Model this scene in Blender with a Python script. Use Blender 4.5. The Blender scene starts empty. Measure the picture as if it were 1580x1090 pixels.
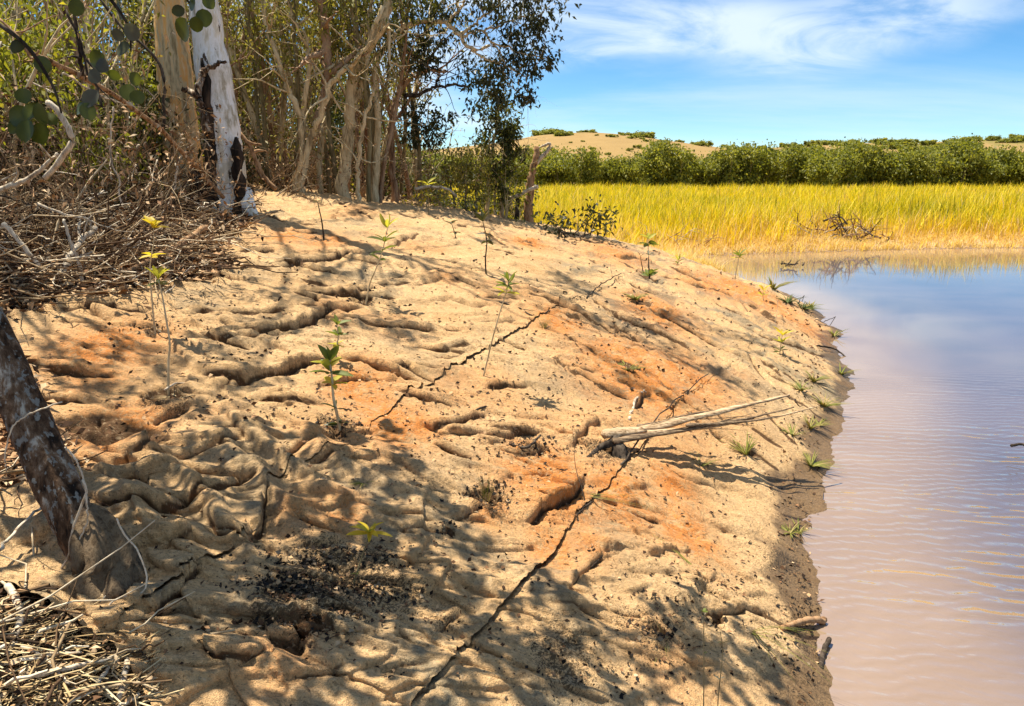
import bpy, math, random
import numpy as np
from mathutils import Vector, Matrix
# ------------------------------------------------------------------ camera, sky, sun
SC = bpy.context.scene
COL = SC.collection
PW, PH, FPX, HOR, CAMH = 1580, 1090, 1150.0, 270.0, 2.2
PITCH = math.atan((PH / 2 - HOR) / FPX)
cam_data = bpy.data.cameras.new('camera')
cam_data.sensor_width = 36.0
cam_data.lens = FPX / PW * 36.0
cam_data.clip_start = 0.05
cam_data.clip_end = 6000
cam = bpy.data.objects.new('camera', cam_data)
COL.objects.link(cam)
cam.location = (0, 0, CAMH)
cam.rotation_euler = (math.pi / 2 - PITCH, 0, 0)
SC.camera = cam
SC.render.engine = 'CYCLES'
SC.view_settings.view_transform = 'Standard'
SC.view_settings.look = 'None'
SC.view_settings.gamma = 1.0
SC.view_settings.use_curve_mapping = False
SC.view_settings.exposure = 1.15
SUN = Vector((-0.30, 0.20, 0.93)).normalized()      # towards the sun
world = bpy.data.worlds.new('World')
SC.world = world
world.use_nodes = True
# ------------------------------------------------------------------ terrain shape
SHORE = np.array([(-2.5,-6),(-0.6,-3.2),(0.3,-1.2),(0.85,0.6),(1.2,1.9),(1.40,2.71),(1.56,3.15),(1.82,4.2),(2.21,5.1),(2.75,6.2),
    (3.55,7.6),(4.0,8.7),(4.35,9.6),(4.75,11.0),(5.05,12.6),(5.1,14.2),(4.95,16),(4.75,18),(4.65,19.6),(5.4,20.6),(7,21.2),(9,21.8),(12,22.6),(17,23.2),(25,23.6),(45,24),(90,22),(160,10)], float)
def seg_dist(x, y, P, closed=False):
    """unsigned distance, signed side, arc position of points to polyline P"""
    x = np.asarray(x, float); y = np.asarray(y, float)
    best = np.full(x.shape, 1e9); sgn = np.zeros(x.shape); arc = np.zeros(x.shape)
    L = 0.0
    for a, b in zip(P[:-1], P[1:]):
        d = b - a; l = math.hypot(d[0], d[1])
        tx, ty = d / l
        rx, ry = x - a[0], y - a[1]
        t = np.clip(rx * tx + ry * ty, 0, l)
        ex, ey = rx - t * tx, ry - t * ty
        D = np.hypot(ex, ey)
        m = D < best
        best = np.where(m, D, best)
        sgn = np.where(m, np.where(tx * ry - ty * rx >= 0, 1.0, -1.0), sgn)
        arc = np.where(m, L + t, arc)
        L += l
    return best, sgn, arc, L
def sstep(a, b, v):
    t = np.clip((v - a) / (b - a), 0, 1)
    return t * t * (3 - 2 * t)
def h2(ix, iy, s):
    n = (ix * 374761393 + iy * 668265263 + s * 974711) & 0x7fffffff
    n = ((n ^ (n >> 13)) * 1274126177) & 0x7fffffff
    return ((n ^ (n >> 16)) & 0xffff) / 65535.0
def vnoise(x, y, s=0):
    x = np.asarray(x, float); y = np.asarray(y, float)
    fx, fy = np.floor(x), np.floor(y)
    ix, iy = fx.astype(np.int64), fy.astype(np.int64)
    u, v = x - fx, y - fy
    u = u * u * u * (u * (u * 6 - 15) + 10); v = v * v * v * (v * (v * 6 - 15) + 10)
    a, b, c, d = h2(ix, iy, s), h2(ix + 1, iy, s), h2(ix, iy + 1, s), h2(ix + 1, iy + 1, s)
    return (a + (b - a) * u) * (1 - v) + (c + (d - c) * u) * v - 0.5
def fbm(x, y, s=0, o=4):
    r = 0; a = 1.0
    for k in range(o):
        r = r + a * vnoise(x, y, s + k * 17)
        x, y = 1.73 * x + 1.1 * y, -1.1 * x + 1.73 * y
        a *= 0.5
    return r
SD = np.array([-60, -6, -2, -0.6, 0, 0.25, 0.8, 1.6, 3.0, 4.5, 6.0, 8.0, 10.0, 14.0, 400])
SH = np.array([-1.6, -1.2, -0.7, -0.18, 0, 0.10, 0.32, 0.58, 0.94, 1.24, 1.50, 1.78, 1.94, 2.0, 2.0])
def smooth_profile(d):
    r = 0
    for o, w in ((-0.5, .15), (-0.22, .2), (0, .3), (0.22, .2), (0.5, .15)):
        k = np.clip(np.abs(d) / 1.2, 0, 1)
        r = r + w * np.interp(d + o * k, SD, SH)
    return r
def field_h(x, y):
    return 0.12 + 0.05 * fbm(x / 5, y / 5, 91, 3)
def base_h(x, y):
    x = np.asarray(x, float); y = np.asarray(y, float)
    D, s, _, _ = seg_dist(x, y, SHORE)
    d = D * s + 0.26 * fbm(x / 0.8, y / 0.8, 5, 5) * np.clip(1 - np.abs(D) / 2.5, 0, 1)
    hb = smooth_profile(d)
    # the bank ends towards the reed flat
    e = y - (17.2 - 0.42 * x)
    k = 1 - sstep(-2.5, 3.5, e)
    flat = np.where(d > 0, np.minimum(hb, field_h(x, y) * sstep(0, 1.6, d)), hb)
    # the wooded rise carries on behind the crest at the left
    kw = np.maximum(k, (1 - sstep(-6.5, -2.0, x + 0.12 * (y - 16))) * (1 - sstep(30, 46, y)) * 0.92)
    r = flat + (hb - flat) * kw
    r = r + 0.05 * fbm(x / 1.7, y / 1.7, 11, 3) * sstep(0.3, 1.5, d) * k
    return r
def ray(px, py):
    u, v = (px - PW / 2) / FPX, -(py - PH / 2) / FPX
    return np.array((u, math.cos(PITCH) + v * math.sin(PITCH), -math.sin(PITCH) + v * math.cos(PITCH)))
def at(px, py, Y):
    r = ray(px, py); t = Y / r[1]
    return Vector((r[0] * t, Y, CAMH + r[2] * t))
T_MARCH = np.exp(np.linspace(math.log(1.2), math.log(40), 500))
def G(px, py):
    """point of the bank seen at a pixel of the photograph"""
    r = ray(px, py)
    z = CAMH + r[2] * T_MARCH
    f = z - base_h(r[0] * T_MARCH, r[1] * T_MARCH)
    i = np.argmax(f < 0) if (f < 0).any() else np.argmin(np.abs(f[:-60]))
    if i == 0: t = T_MARCH[0]
    else:
        a, b = f[i - 1], f[i]
        t = T_MARCH[i - 1] + (T_MARCH[i] - T_MARCH[i - 1]) * (a / (a - b) if a != b else 0)
    return np.array((r[0] * t, r[1] * t))
# sky
def build_world():
    nt = world.node_tree
    N, Lk = nt.nodes, nt.links
    N.clear()
    out = N.new('ShaderNodeOutputWorld'); bg = N.new('ShaderNodeBackground')
    sky = N.new('ShaderNodeTexSky'); sky.sky_type = 'NISHITA'; sky.sun_disc = False
    sky.sun_elevation = math.asin(SUN.z); sky.sun_rotation = math.atan2(SUN.x, SUN.y)
    sky.altitude = 50; sky.air_density = 0.75; sky.dust_density = 0.0; sky.ozone_density = 2.6
    hsv = N.new('ShaderNodeHueSaturation'); hsv.inputs['Saturation'].default_value = SKY_SAT; hsv.inputs['Value'].default_value = SKY_VAL
    Lk.new(sky.outputs[0], hsv.inputs['Color'])
    # a high thin sheet of cirrus, laid out on a plane overhead
    tc = N.new('ShaderNodeTexCoord'); sep = N.new('ShaderNodeSeparateXYZ')
    Lk.new(tc.outputs['Generated'], sep.inputs[0])
    def mth(op, a, b=None, c=None, clamp=False):
        m = N.new('ShaderNodeMath'); m.operation = op; m.use_clamp = clamp
        for i, v in enumerate((a, b, c)):
            if v is None: continue
            if isinstance(v, (int, float)): m.inputs[i].default_value = v
            else: Lk.new(v, m.inputs[i])
        return m.outputs[0]
    zz = mth('ADD', mth('MAXIMUM', sep.outputs['Z'], 0.0), 0.24)
    cb = N.new('ShaderNodeCombineXYZ')
    Lk.new(mth('DIVIDE', sep.outputs['X'], zz), cb.inputs[0]); Lk.new(mth('DIVIDE', sep.outputs['Y'], zz), cb.inputs[1])
    def layer(scale, rot, sx, sy, off, lo, hi, detail, dist):
        mp = N.new('ShaderNodeMapping'); mp.inputs['Rotation'].default_value = (0, 0, rot)
        mp.inputs['Scale'].default_value = (sx, sy, 1); mp.inputs['Location'].default_value = off
        Lk.new(cb.outputs[0], mp.inputs[0])
        nz = N.new('ShaderNodeTexNoise'); nz.inputs['Scale'].default_value = scale; nz.inputs['Detail'].default_value = detail
        nz.inputs['Roughness'].default_value = 0.62; nz.inputs['Distortion'].default_value = dist
        Lk.new(mp.outputs[0], nz.inputs['Vector'])
        mr = N.new('ShaderNodeMapRange'); mr.interpolation_type = 'SMOOTHSTEP'
        mr.inputs['From Min'].default_value = lo; mr.inputs['From Max'].default_value = hi
        Lk.new(nz.outputs['Fac'], mr.inputs['Value'])
        return mr.outputs[0]
    big = layer(0.62, -0.35, 0.8, 1.0, CLOUD_OFF, 0.47, 0.61, 3.0, 0.6)
    fine = layer(1.9, 0.6, 0.8, 1.3, (4.191, 0.826, 0), 0.32, 0.64, 9.0, 1.0)
    veil = layer(0.7, 0.35, 0.45, 1.3, (7.7, 4.4, 0), 0.44, 0.80, 7.0, 0.9)
    c = mth('ADD', mth('MULTIPLY', big, mth('ADD', mth('MULTIPLY', fine, 0.75), 0.12)), mth('MULTIPLY', veil, 0.45), clamp=True)
    c = mth('MULTIPLY', c, 0.95)
    mix = N.new('ShaderNodeMixRGB'); mix.inputs[2].default_value = (*CLOUD_RGB, 1)
    tint = N.new('ShaderNodeMixRGB'); tint.blend_type = 'MULTIPLY'; tint.inputs[0].default_value = 1.0; tint.inputs[2].default_value = (*SKY_TINT, 1)
    Lk.new(hsv.outputs[0], tint.inputs[1]); Lk.new(c, mix.inputs[0]); Lk.new(tint.outputs[0], mix.inputs[1])
    Lk.new(mix.outputs[0], bg.inputs['Color']); bg.inputs['Strength'].default_value = SKY_STR
    Lk.new(bg.outputs[0], out.inputs[0])
SKY_SAT, SKY_VAL, SKY_STR, CLOUD_RGB, CLOUD_OFF = 1.28, 1.0, 0.064, (6.6, 7.5, 8.3), (2.668, 0.321, 0)
SKY_TINT = (0.96, 1.10, 1.12)
build_world()
sd = bpy.data.lights.new('sun', 'SUN'); sd.energy = 4.9; sd.angle = math.radians(0.53); sd.color = (1.0, 0.93, 0.80)
so = bpy.data.objects.new('sun', sd); COL.objects.link(so)
so.location = SUN * 60
so.rotation_euler = SUN.to_track_quat('Z', 'Y').to_euler()
# ------------------------------------------------------------------ helpers
RNG = np.random.default_rng(7)
def tag(o, label=None, cat=None, group=None, kind=None):
    if label: o['label'] = label
    if cat: o['category'] = cat
    if group: o['group'] = group
    if kind: o['kind'] = kind
    return o
def empty(name, loc, rz=0.0):
    o = bpy.data.objects.new(name, None); COL.objects.link(o)
    o.empty_display_size = 0.1
    o.location = loc; o.rotation_euler = (0, 0, rz)
    return o
def copy_tree(o, parent=None):
    c = o.copy(); COL.objects.link(c)
    if parent is not None: c.parent = parent
    for ch in KIDS.get(o.name, []): copy_tree(ch, c)
    return c
KIDS = {}
def mesh_from(name, V, F, attrs=None, smooth=True):
    """F: (n,4) quads (or (n,3))"""
    me = bpy.data.meshes.new(name)
    V = np.ascontiguousarray(V, np.float32); F = np.ascontiguousarray(F, np.int32)
    k = F.shape[1]
    me.vertices.add(len(V)); me.vertices.foreach_set('co', V.ravel())
    me.loops.add(F.size); me.loops.foreach_set('vertex_index', F.ravel())
    me.polygons.add(len(F))
    me.polygons.foreach_set('loop_start', np.arange(0, F.size, k, dtype=np.int32))
    me.polygons.foreach_set('loop_total', np.full(len(F), k, np.int32))
    me.polygons.foreach_set('use_smooth', np.full(len(F), smooth))
    me.update(calc_edges=True)
    for an, av in (attrs or {}).items():
        a = me.attributes.new(an, 'FLOAT', 'POINT'); a.data.foreach_set('value', np.ascontiguousarray(av, np.float32))
    return me
def link(name, me, mat, parent=None, loc=None):
    o = bpy.data.objects.new(name, me)
    if mat is not None and len(me.materials) == 0: me.materials.append(mat)
    COL.objects.link(o)
    if parent is not None:
        o.parent = parent; KIDS.setdefault(parent.name, []).append(o)
    if loc is not None: o.location = loc
    return o
def wloc(o):
    r = np.zeros(3)
    while o is not None: r += np.array(o.location); o = o.parent
    return r
class MB:
    def __init__(self): self.v = []; self.f = []; self.a = []; self.n = 0
    def add(self, V, F, var=0.5):
        V = np.asarray(V, float); self.v.append(V); self.f.append(np.asarray(F, np.int64) + self.n)
        self.a.append(np.full(len(V), var) if np.isscalar(var) else np.asarray(var, float)); self.n += len(V)
    def tube(self, P, R, n=6, var=0.5, lump=0.0, cap=True, flat=1.0, up=None, ridge=None):
        P = np.asarray([tuple(p) for p in P], float); R = np.broadcast_to(np.asarray(R, float), (len(P),)).copy()
        m = len(P)
        T = np.gradient(P, axis=0); T /= np.linalg.norm(T, axis=1)[:, None] + 1e-9
        if up is None: up = np.array((0, 0, 1.0)) if abs(T[0][2]) < 0.9 else np.array((1.0, 0, 0))
        A = np.cross(T, np.asarray(up, float)); A /= np.linalg.norm(A, axis=1)[:, None] + 1e-9
        B = np.cross(T, A)
        th = np.arange(n) * 2 * math.pi / n
        rr = R[:, None] * np.ones((1, n))
        if ridge is not None: rr = rr * (1 + ridge[1] * np.sin(ridge[0] * th[None, :] + 1.3 * np.sin(np.linspace(0, 5, m))[:, None]) + .6 * ridge[1] * np.sin((ridge[0] * 2 + 1) * th[None, :] + 2))
        if lump: rr = rr * (1 + lump * (RNG.random((m, n)) - 0.5) * 2)
        V = P[:, None, :] + rr[:, :, None] * (np.cos(th)[None, :, None] * A[:, None, :] + flat * np.sin(th)[None, :, None] * B[:, None, :])
        V = V.reshape(-1, 3)
        i = np.arange(m - 1)[:, None] * n + np.arange(n)[None, :]
        j = np.arange(m - 1)[:, None] * n + (np.arange(n)[None, :] + 1) % n
        F = np.stack((i, j, j + n, i + n), -1).reshape(-1, 4)
        if cap:
            c = len(V); V = np.vstack((V, P[0] - T[0] * R[0] * .2, P[-1] + T[-1] * R[-1] * .3))
            k = np.arange(n); q = (k + 1) % n; b = (m - 1) * n
            half = [(c, q[t], k[t], c) for t in range(0)]
            # caps as degenerate-free quads over pairs of sides
            ev = [(c, k[(t + 2) % n], k[(t + 1) % n], k[t]) for t in range(0, n - n % 2, 2)]
            ev += [(c + 1, b + k[t], b + k[(t + 1) % n], b + k[(t + 2) % n]) for t in range(0, n - n % 2, 2)]
            F = np.vstack((F, np.array(ev)))
        self.add(V, F, var)
    def leaves(self, P, D, L, W, var=None, droop=0.25, roll=None):
        """diamond leaves folded on the midrib; arrays of n"""
        P = np.asarray(P, float); D = np.asarray(D, float); n = len(P)
        if n == 0: return
        D = D / (np.linalg.norm(D, axis=1)[:, None] + 1e-9)
        L = np.broadcast_to(np.asarray(L, float), (n,)); W = np.broadcast_to(np.asarray(W, float), (n,))
        X = np.cross(D, RNG.normal(size=(n, 3))) if roll is None else np.cross(D, np.array((0, 0, 1.0)) + roll * RNG.normal(size=(n, 3)))
        X /= np.linalg.norm(X, axis=1)[:, None] + 1e-9
        Nn = np.cross(X, D)
        mid = P + D * (L * .45)[:, None]
        a = mid + X * (W * .5)[:, None] + Nn * (W * .22)[:, None]
        b = mid - X * (W * .5)[:, None] + Nn * (W * .22)[:, None]
        t = P + D * L[:, None]; t[:, 2] -= droop * L
        V = np.stack((P, a, t, b), 1).reshape(-1, 3)
        F = np.arange(n * 4).reshape(-1, 4)
        if var is None: var = RNG.random(n)
        self.add(V, F, np.repeat(var, 4))
    def build(self, name, mat, parent=None, smooth=True, local=True):
        V = np.vstack(self.v); F = np.vstack(self.f)
        if parent is not None and local: V = V - wloc(parent)
        me = mesh_from(name, V, F, {'var': np.concatenate(self.a)}, smooth)
        return link(name, me, mat, parent)
def curve_pts(P, n):
    """Catmull-Rom through P, n points"""
    P = np.asarray([tuple(p) for p in P], float)
    if len(P) == 2: return P[0] + (P[1] - P[0]) * np.linspace(0, 1, n)[:, None]
    Q = np.vstack((2 * P[0] - P[1], P, 2 * P[-1] - P[-2]))
    t = np.linspace(0, len(P) - 1 - 1e-6, n); i = t.astype(int); f = (t - i)[:, None]
    a, b, c, d = Q[i], Q[i + 1], Q[i + 2], Q[i + 3]
    return 0.5 * (2 * b + (c - a) * f + (2 * a - 5 * b + 4 * c - d) * f ** 2 + (3 * b - a - 3 * c + d) * f ** 3)
def wob(P, amp, seed=None):
    r = RNG.normal(size=P.shape) * amp
    r[0] = 0
    return P + r
# ------------------------------------------------------------------ materials
def new_mat(name):
    m = bpy.data.materials.new(name); m.use_nodes = True
    nt = m.node_tree; nt.nodes.clear()
    return m, nt.nodes, nt.links
def ramp(N, cols):
    r = N.new('ShaderNodeValToRGB'); e = r.color_ramp.elements
    while len(e) > 1: e.remove(e[-1])
    e[0].position = cols[0][0]; e[0].color = (*cols[0][1], 1)
    for p, c in cols[1:]:
        x = e.new(p); x.color = (*c, 1)
    return r
def noise(N, Lk, vec, scale, detail=4, rough=0.55, dist=0.0):
    n = N.new('ShaderNodeTexNoise'); n.inputs['Scale'].default_value = scale; n.inputs['Detail'].default_value = detail
    n.inputs['Roughness'].default_value = rough; n.inputs['Distortion'].default_value = dist
    if vec is not None: Lk.new(vec, n.inputs['Vector'])
    return n.outputs['Fac']
def mapping(N, Lk, scale=(1, 1, 1), rot=(0, 0, 0), coord='Object'):
    tc = N.new('ShaderNodeTexCoord'); mp = N.new('ShaderNodeMapping')
    mp.inputs['Scale'].default_value = scale; mp.inputs['Rotation'].default_value = rot
    Lk.new(tc.outputs[coord], mp.inputs[0])
    return mp.outputs[0]
def M(N, Lk, op, a, b=None, c=None, clamp=False):
    m = N.new('ShaderNodeMath'); m.operation = op; m.use_clamp = clamp
    for i, v in enumerate((a, b, c)):
        if v is None: continue
        if isinstance(v, (int, float)): m.inputs[i].default_value = v
        else: Lk.new(v, m.inputs[i])
    return m.outputs[0]
def mixc(N, Lk, f, a, b, mode='MIX'):
    m = N.new('ShaderNodeMixRGB'); m.blend_type = mode
    for i, v in enumerate((f, a, b)):
        if isinstance(v, (int, float)): m.inputs[i].default_value = v
        elif isinstance(v, tuple): m.inputs[i].default_value = (*v, 1)
        else: Lk.new(v, m.inputs[i])
    return m.outputs[0]
def rng_map(N, Lk, v, a, b, c=0.0, d=1.0):
    m = N.new('ShaderNodeMapRange'); m.interpolation_type = 'SMOOTHSTEP'
    for k, x in zip(('From Min', 'From Max', 'To Min', 'To Max'), (a, b, c, d)): m.inputs[k].default_value = x
    Lk.new(v, m.inputs['Value'])
    return m.outputs[0]
def bump(N, Lk, h, strength, dist, normal=None):
    b = N.new('ShaderNodeBump'); b.inputs['Strength'].default_value = strength; b.inputs['Distance'].default_value = dist
    Lk.new(h, b.inputs['Height'])
    if normal is not None: Lk.new(normal, b.inputs['Normal'])
    return b.outputs[0]
def finish(N, Lk, col, rough=0.9, normal=None, spec=0.2):
    p = N.new('ShaderNodeBsdfPrincipled'); o = N.new('ShaderNodeOutputMaterial')
    if isinstance(col, tuple): p.inputs['Base Color'].default_value = (*col, 1)
    else: Lk.new(col, p.inputs['Base Color'])
    if isinstance(rough, (int, float)): p.inputs['Roughness'].default_value = rough
    else: Lk.new(rough, p.inputs['Roughness'])
    p.inputs['Specular IOR Level'].default_value = spec
    if normal is not None: Lk.new(normal, p.inputs['Normal'])
    Lk.new(p.outputs[0], o.inputs[0])
    return p
def attr(N, name):
    a = N.new('ShaderNodeAttribute'); a.attribute_name = name
    return a.outputs['Fac']
def bark(name, cols, scale=6.0, stretch=0.25, bmp=0.5, dist=0.02, rough=0.9, speck=None):
    m, N, Lk = new_mat(name)
    v = mapping(N, Lk, (1, 1, stretch))
    f = noise(N, Lk, v, scale, 6, 0.65, 0.4)
    f2 = noise(N, Lk, v, scale * 4.5, 5, 0.7, 0.2)
    mixf = M(N, Lk, 'ADD', M(N, Lk, 'MULTIPLY', f, 0.7), M(N, Lk, 'MULTIPLY', f2, 0.3))
    k = 1.0 / (len(cols) - 1)
    r = ramp(N, [(0.395 + 0.21 * i * k, c) for i, c in enumerate(cols)])
    Lk.new(mixf, r.inputs[0])
    col = r.outputs[0]
    if speck:
        s = noise(N, Lk, mapping(N, Lk, (1, 1, .5)), speck[1], 3, 0.6)
        col = mixc(N, Lk, rng_map(N, Lk, s, speck[2], speck[2] + 0.06), col, speck[0])
    finish(N, Lk, col, rough, bump(N, Lk, mixf, bmp, dist), 0.15)
    return m
def leafmat(name, cols, trans=0.45, rough=0.55, tint=(1.25, 1.2, 0.55)):
    m, N, Lk = new_mat(name)
    k = 1.0 / max(1, len(cols) - 1)
    r = ramp(N, [(i * k, c) for i, c in enumerate(cols)])
    Lk.new(attr(N, 'var'), r.inputs[0])
    p = N.new('ShaderNodeBsdfPrincipled'); Lk.new(r.outputs[0], p.inputs['Base Color'])
    p.inputs['Roughness'].default_value = rough; p.inputs['Specular IOR Level'].default_value = 0.3
    t = N.new('ShaderNodeBsdfTranslucent')
    Lk.new(mixc(N, Lk, 1.0, r.outputs[0], tint, 'MULTIPLY'), t.inputs[0])
    mx = N.new('ShaderNodeMixShader'); mx.inputs[0].default_value = trans
    Lk.new(p.outputs[0], mx.inputs[1]); Lk.new(t.outputs[0], mx.inputs[2])
    o = N.new('ShaderNodeOutputMaterial'); Lk.new(mx.outputs[0], o.inputs[0])
    return m
def varmat(name, cols, rough=0.9, ns=30.0, spec=0.15):
    """opaque, colour by the var attribute with a little grain"""
    m, N, Lk = new_mat(name)
    k = 1.0 / max(1, len(cols) - 1)
    r = ramp(N, [(i * k, c) for i, c in enumerate(cols)])
    f = noise(N, Lk, mapping(N, Lk, (1, 1, .6)), ns, 4, 0.65)
    Lk.new(M(N, Lk, 'ADD', attr(N, 'var'), M(N, Lk, 'MULTIPLY_ADD', f, 0.5, -0.25), clamp=True), r.inputs[0])
    finish(N, Lk, r.outputs[0], rough, bump(N, Lk, f, 0.4, 0.004), spec)
    return m
MT = {}
MT['white_bark'] = bark('white_bark', [(.34, .30, .22), (.60, .57, .50), (.74, .73, .70), (.62, .56, .44), (.48, .42, .31)], 4.0, 0.25, 0.6, 0.015, 0.75, ((.07, .05, .035), 12.0, 0.635))
MT['cream_bark'] = bark('cream_bark', [(.26, .20, .10), (.58, .47, .28), (.72, .38, .11), (.74, .60, .38), (.40, .33, .19)], 3.4, 0.14, 0.4, 0.012, 0.8)
MT['dark_bark'] = bark('dark_bark', [(.014, .009, .006), (.07, .038, .020), (.16, .10, .06), (.40, .36, .29)], 12.0, 0.36, 1.0, 0.03, 0.95, ((.20, .19, .165), 40.0, 0.57))
MT['burnt_bark'] = bark('burnt_bark', [(.01, .008, .006), (.03, .02, .014), (.08, .05, .03)], 8.0, 0.25, 0.8, 0.02)
MT['stump_bark'] = bark('stump_bark', [(.03, .02, .013), (.10, .065, .035), (.17, .12, .07), (.09, .06, .035)], 14.0, 0.5, 1.0, 0.03)
MT['tan_bark'] = bark('tan_bark', [(.20, .145, .075), (.46, .35, .19), (.62, .50, .30), (.40, .29, .15)], 7.0, 0.2, 0.5, 0.01)
MT['olive_bark'] = bark('olive_bark', [(.09, .075, .035), (.20, .16, .08), (.28, .23, .12)], 7.0, 0.2, 0.5, 0.01)
MT['red_bark'] = bark('red_bark', [(.12, .06, .03), (.30, .17, .09), (.38, .26, .16), (.20, .10, .05)], 7.0, 0.2, 0.5, 0.01)
MT['dead_wood'] = bark('dead_wood', [(.16, .12, .08), (.42, .33, .23), (.56, .48, .36), (.36, .26, .16)], 16.0, 0.3, 0.5, 0.006)
MT['brown_wood'] = bark('brown_wood', [(.07, .035, .015), (.24, .13, .06), (.38, .23, .12), (.22, .12, .06)], 16.0, 0.3, 0.5, 0.006)
MT['dark_wood'] = bark('dark_wood', [(.015, .011, .008), (.045, .032, .022), (.11, .085, .06)], 16.0, 0.3, 0.5, 0.006)
MT['twig'] = varmat('twig', [(.03, .018, .010), (.09, .05, .025), (.20, .125, .06), (.42, .31, .18), (.70, .60, .44)], 0.9, 40)
MT['litter'] = varmat('litter', [(.02, .011, .006), (.07, .034, .016), (.20, .10, .045), (.42, .26, .13), (.55, .40, .24), (.34, .17, .07)], 0.8, 25)
MT['charcoal'] = varmat('charcoal', [(.008, .007, .006), (.02, .014, .010), (.06, .04, .025), (.30, .22, .13)], 0.7, 25)
MT['straw'] = varmat('straw', [(.10, .06, .03), (.30, .20, .09), (.52, .38, .19), (.66, .52, .30)], 0.8, 30)
MT['leaf_olive'] = leafmat('leaf_olive', [(.028, .026, .010), (.055, .060, .016), (.085, .095, .022), (.13, .12, .03)], 0.42)
MT['leaf_thicket'] = leafmat('leaf_thicket', [(.08, .07, .022), (.15, .145, .03), (.23, .22, .045), (.28, .23, .07), (.20, .14, .06)], 0.5)
MT['leaf_bright'] = leafmat('leaf_bright', [(.07, .08, .018), (.14, .155, .022), (.23, .235, .028), (.36, .31, .04)], 0.52)
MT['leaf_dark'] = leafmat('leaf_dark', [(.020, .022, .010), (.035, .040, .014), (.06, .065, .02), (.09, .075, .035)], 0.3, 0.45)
MT['leaf_yellow'] = leafmat('leaf_yellow', [(.42, .30, .02), (.55, .42, .03), (.60, .52, .06)], 0.5, 0.5, (1.15, 1.1, .6))
MT['leaf_lime'] = leafmat('leaf_lime', [(.28, .30, .03), (.42, .40, .05), (.55, .50, .10)], 0.5, 0.5, (1.15, 1.1, .6))
MT['leaf_green'] = leafmat('leaf_green', [(.05, .075, .018), (.09, .12, .025), (.17, .20, .04), (.26, .27, .06)], 0.4)
MT['leaf_gloss'] = leafmat('leaf_gloss', [(.035, .05, .012), (.07, .085, .015), (.11, .13, .02)], 0.3, 0.3)
MT['leaf_grey'] = leafmat('leaf_grey', [(.05, .055, .035), (.09, .09, .06), (.07, .05, .035)], 0.2)
MT['far_leaf'] = leafmat('far_leaf', [(.07, .08, .018), (.15, .165, .026), (.25, .25, .04), (.36, .33, .055)], 0.45)
MT['grass_blade'] = leafmat('grass_blade', [(.16, .20, .03), (.30, .32, .05), (.42, .36, .10), (.52, .42, .18)], 0.45)
MT['reed'] = leafmat('reed', [(.14, .15, .012), (.40, .36, .010), (.66, .53, .010), (.78, .58, .02), (.70, .48, .14), (.62, .45, .25)], 0.4, 0.6, (1.1, 1.05, .5))
def wood_strip(name, c):
    m, N, Lk = new_mat(name)
    f = noise(N, Lk, mapping(N, Lk, (1.2, 30, 30)), 3.0, 5, 0.7)
    r = ramp(N, [(0.36, c[0]), (0.5, c[1]), (0.64, c[2])]); Lk.new(f, r.inputs[0])
    finish(N, Lk, r.outputs[0], 0.75, bump(N, Lk, f, 0.6, 0.004), 0.2)
    return m
MT['frond'] = wood_strip('frond_wood', ((.13, .075, .035), (.40, .27, .15), (.58, .43, .27)))
MT['frond_dark'] = wood_strip('frond_wood_dark', ((.04, .025, .014), (.14, .09, .05), (.30, .21, .12)))
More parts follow.
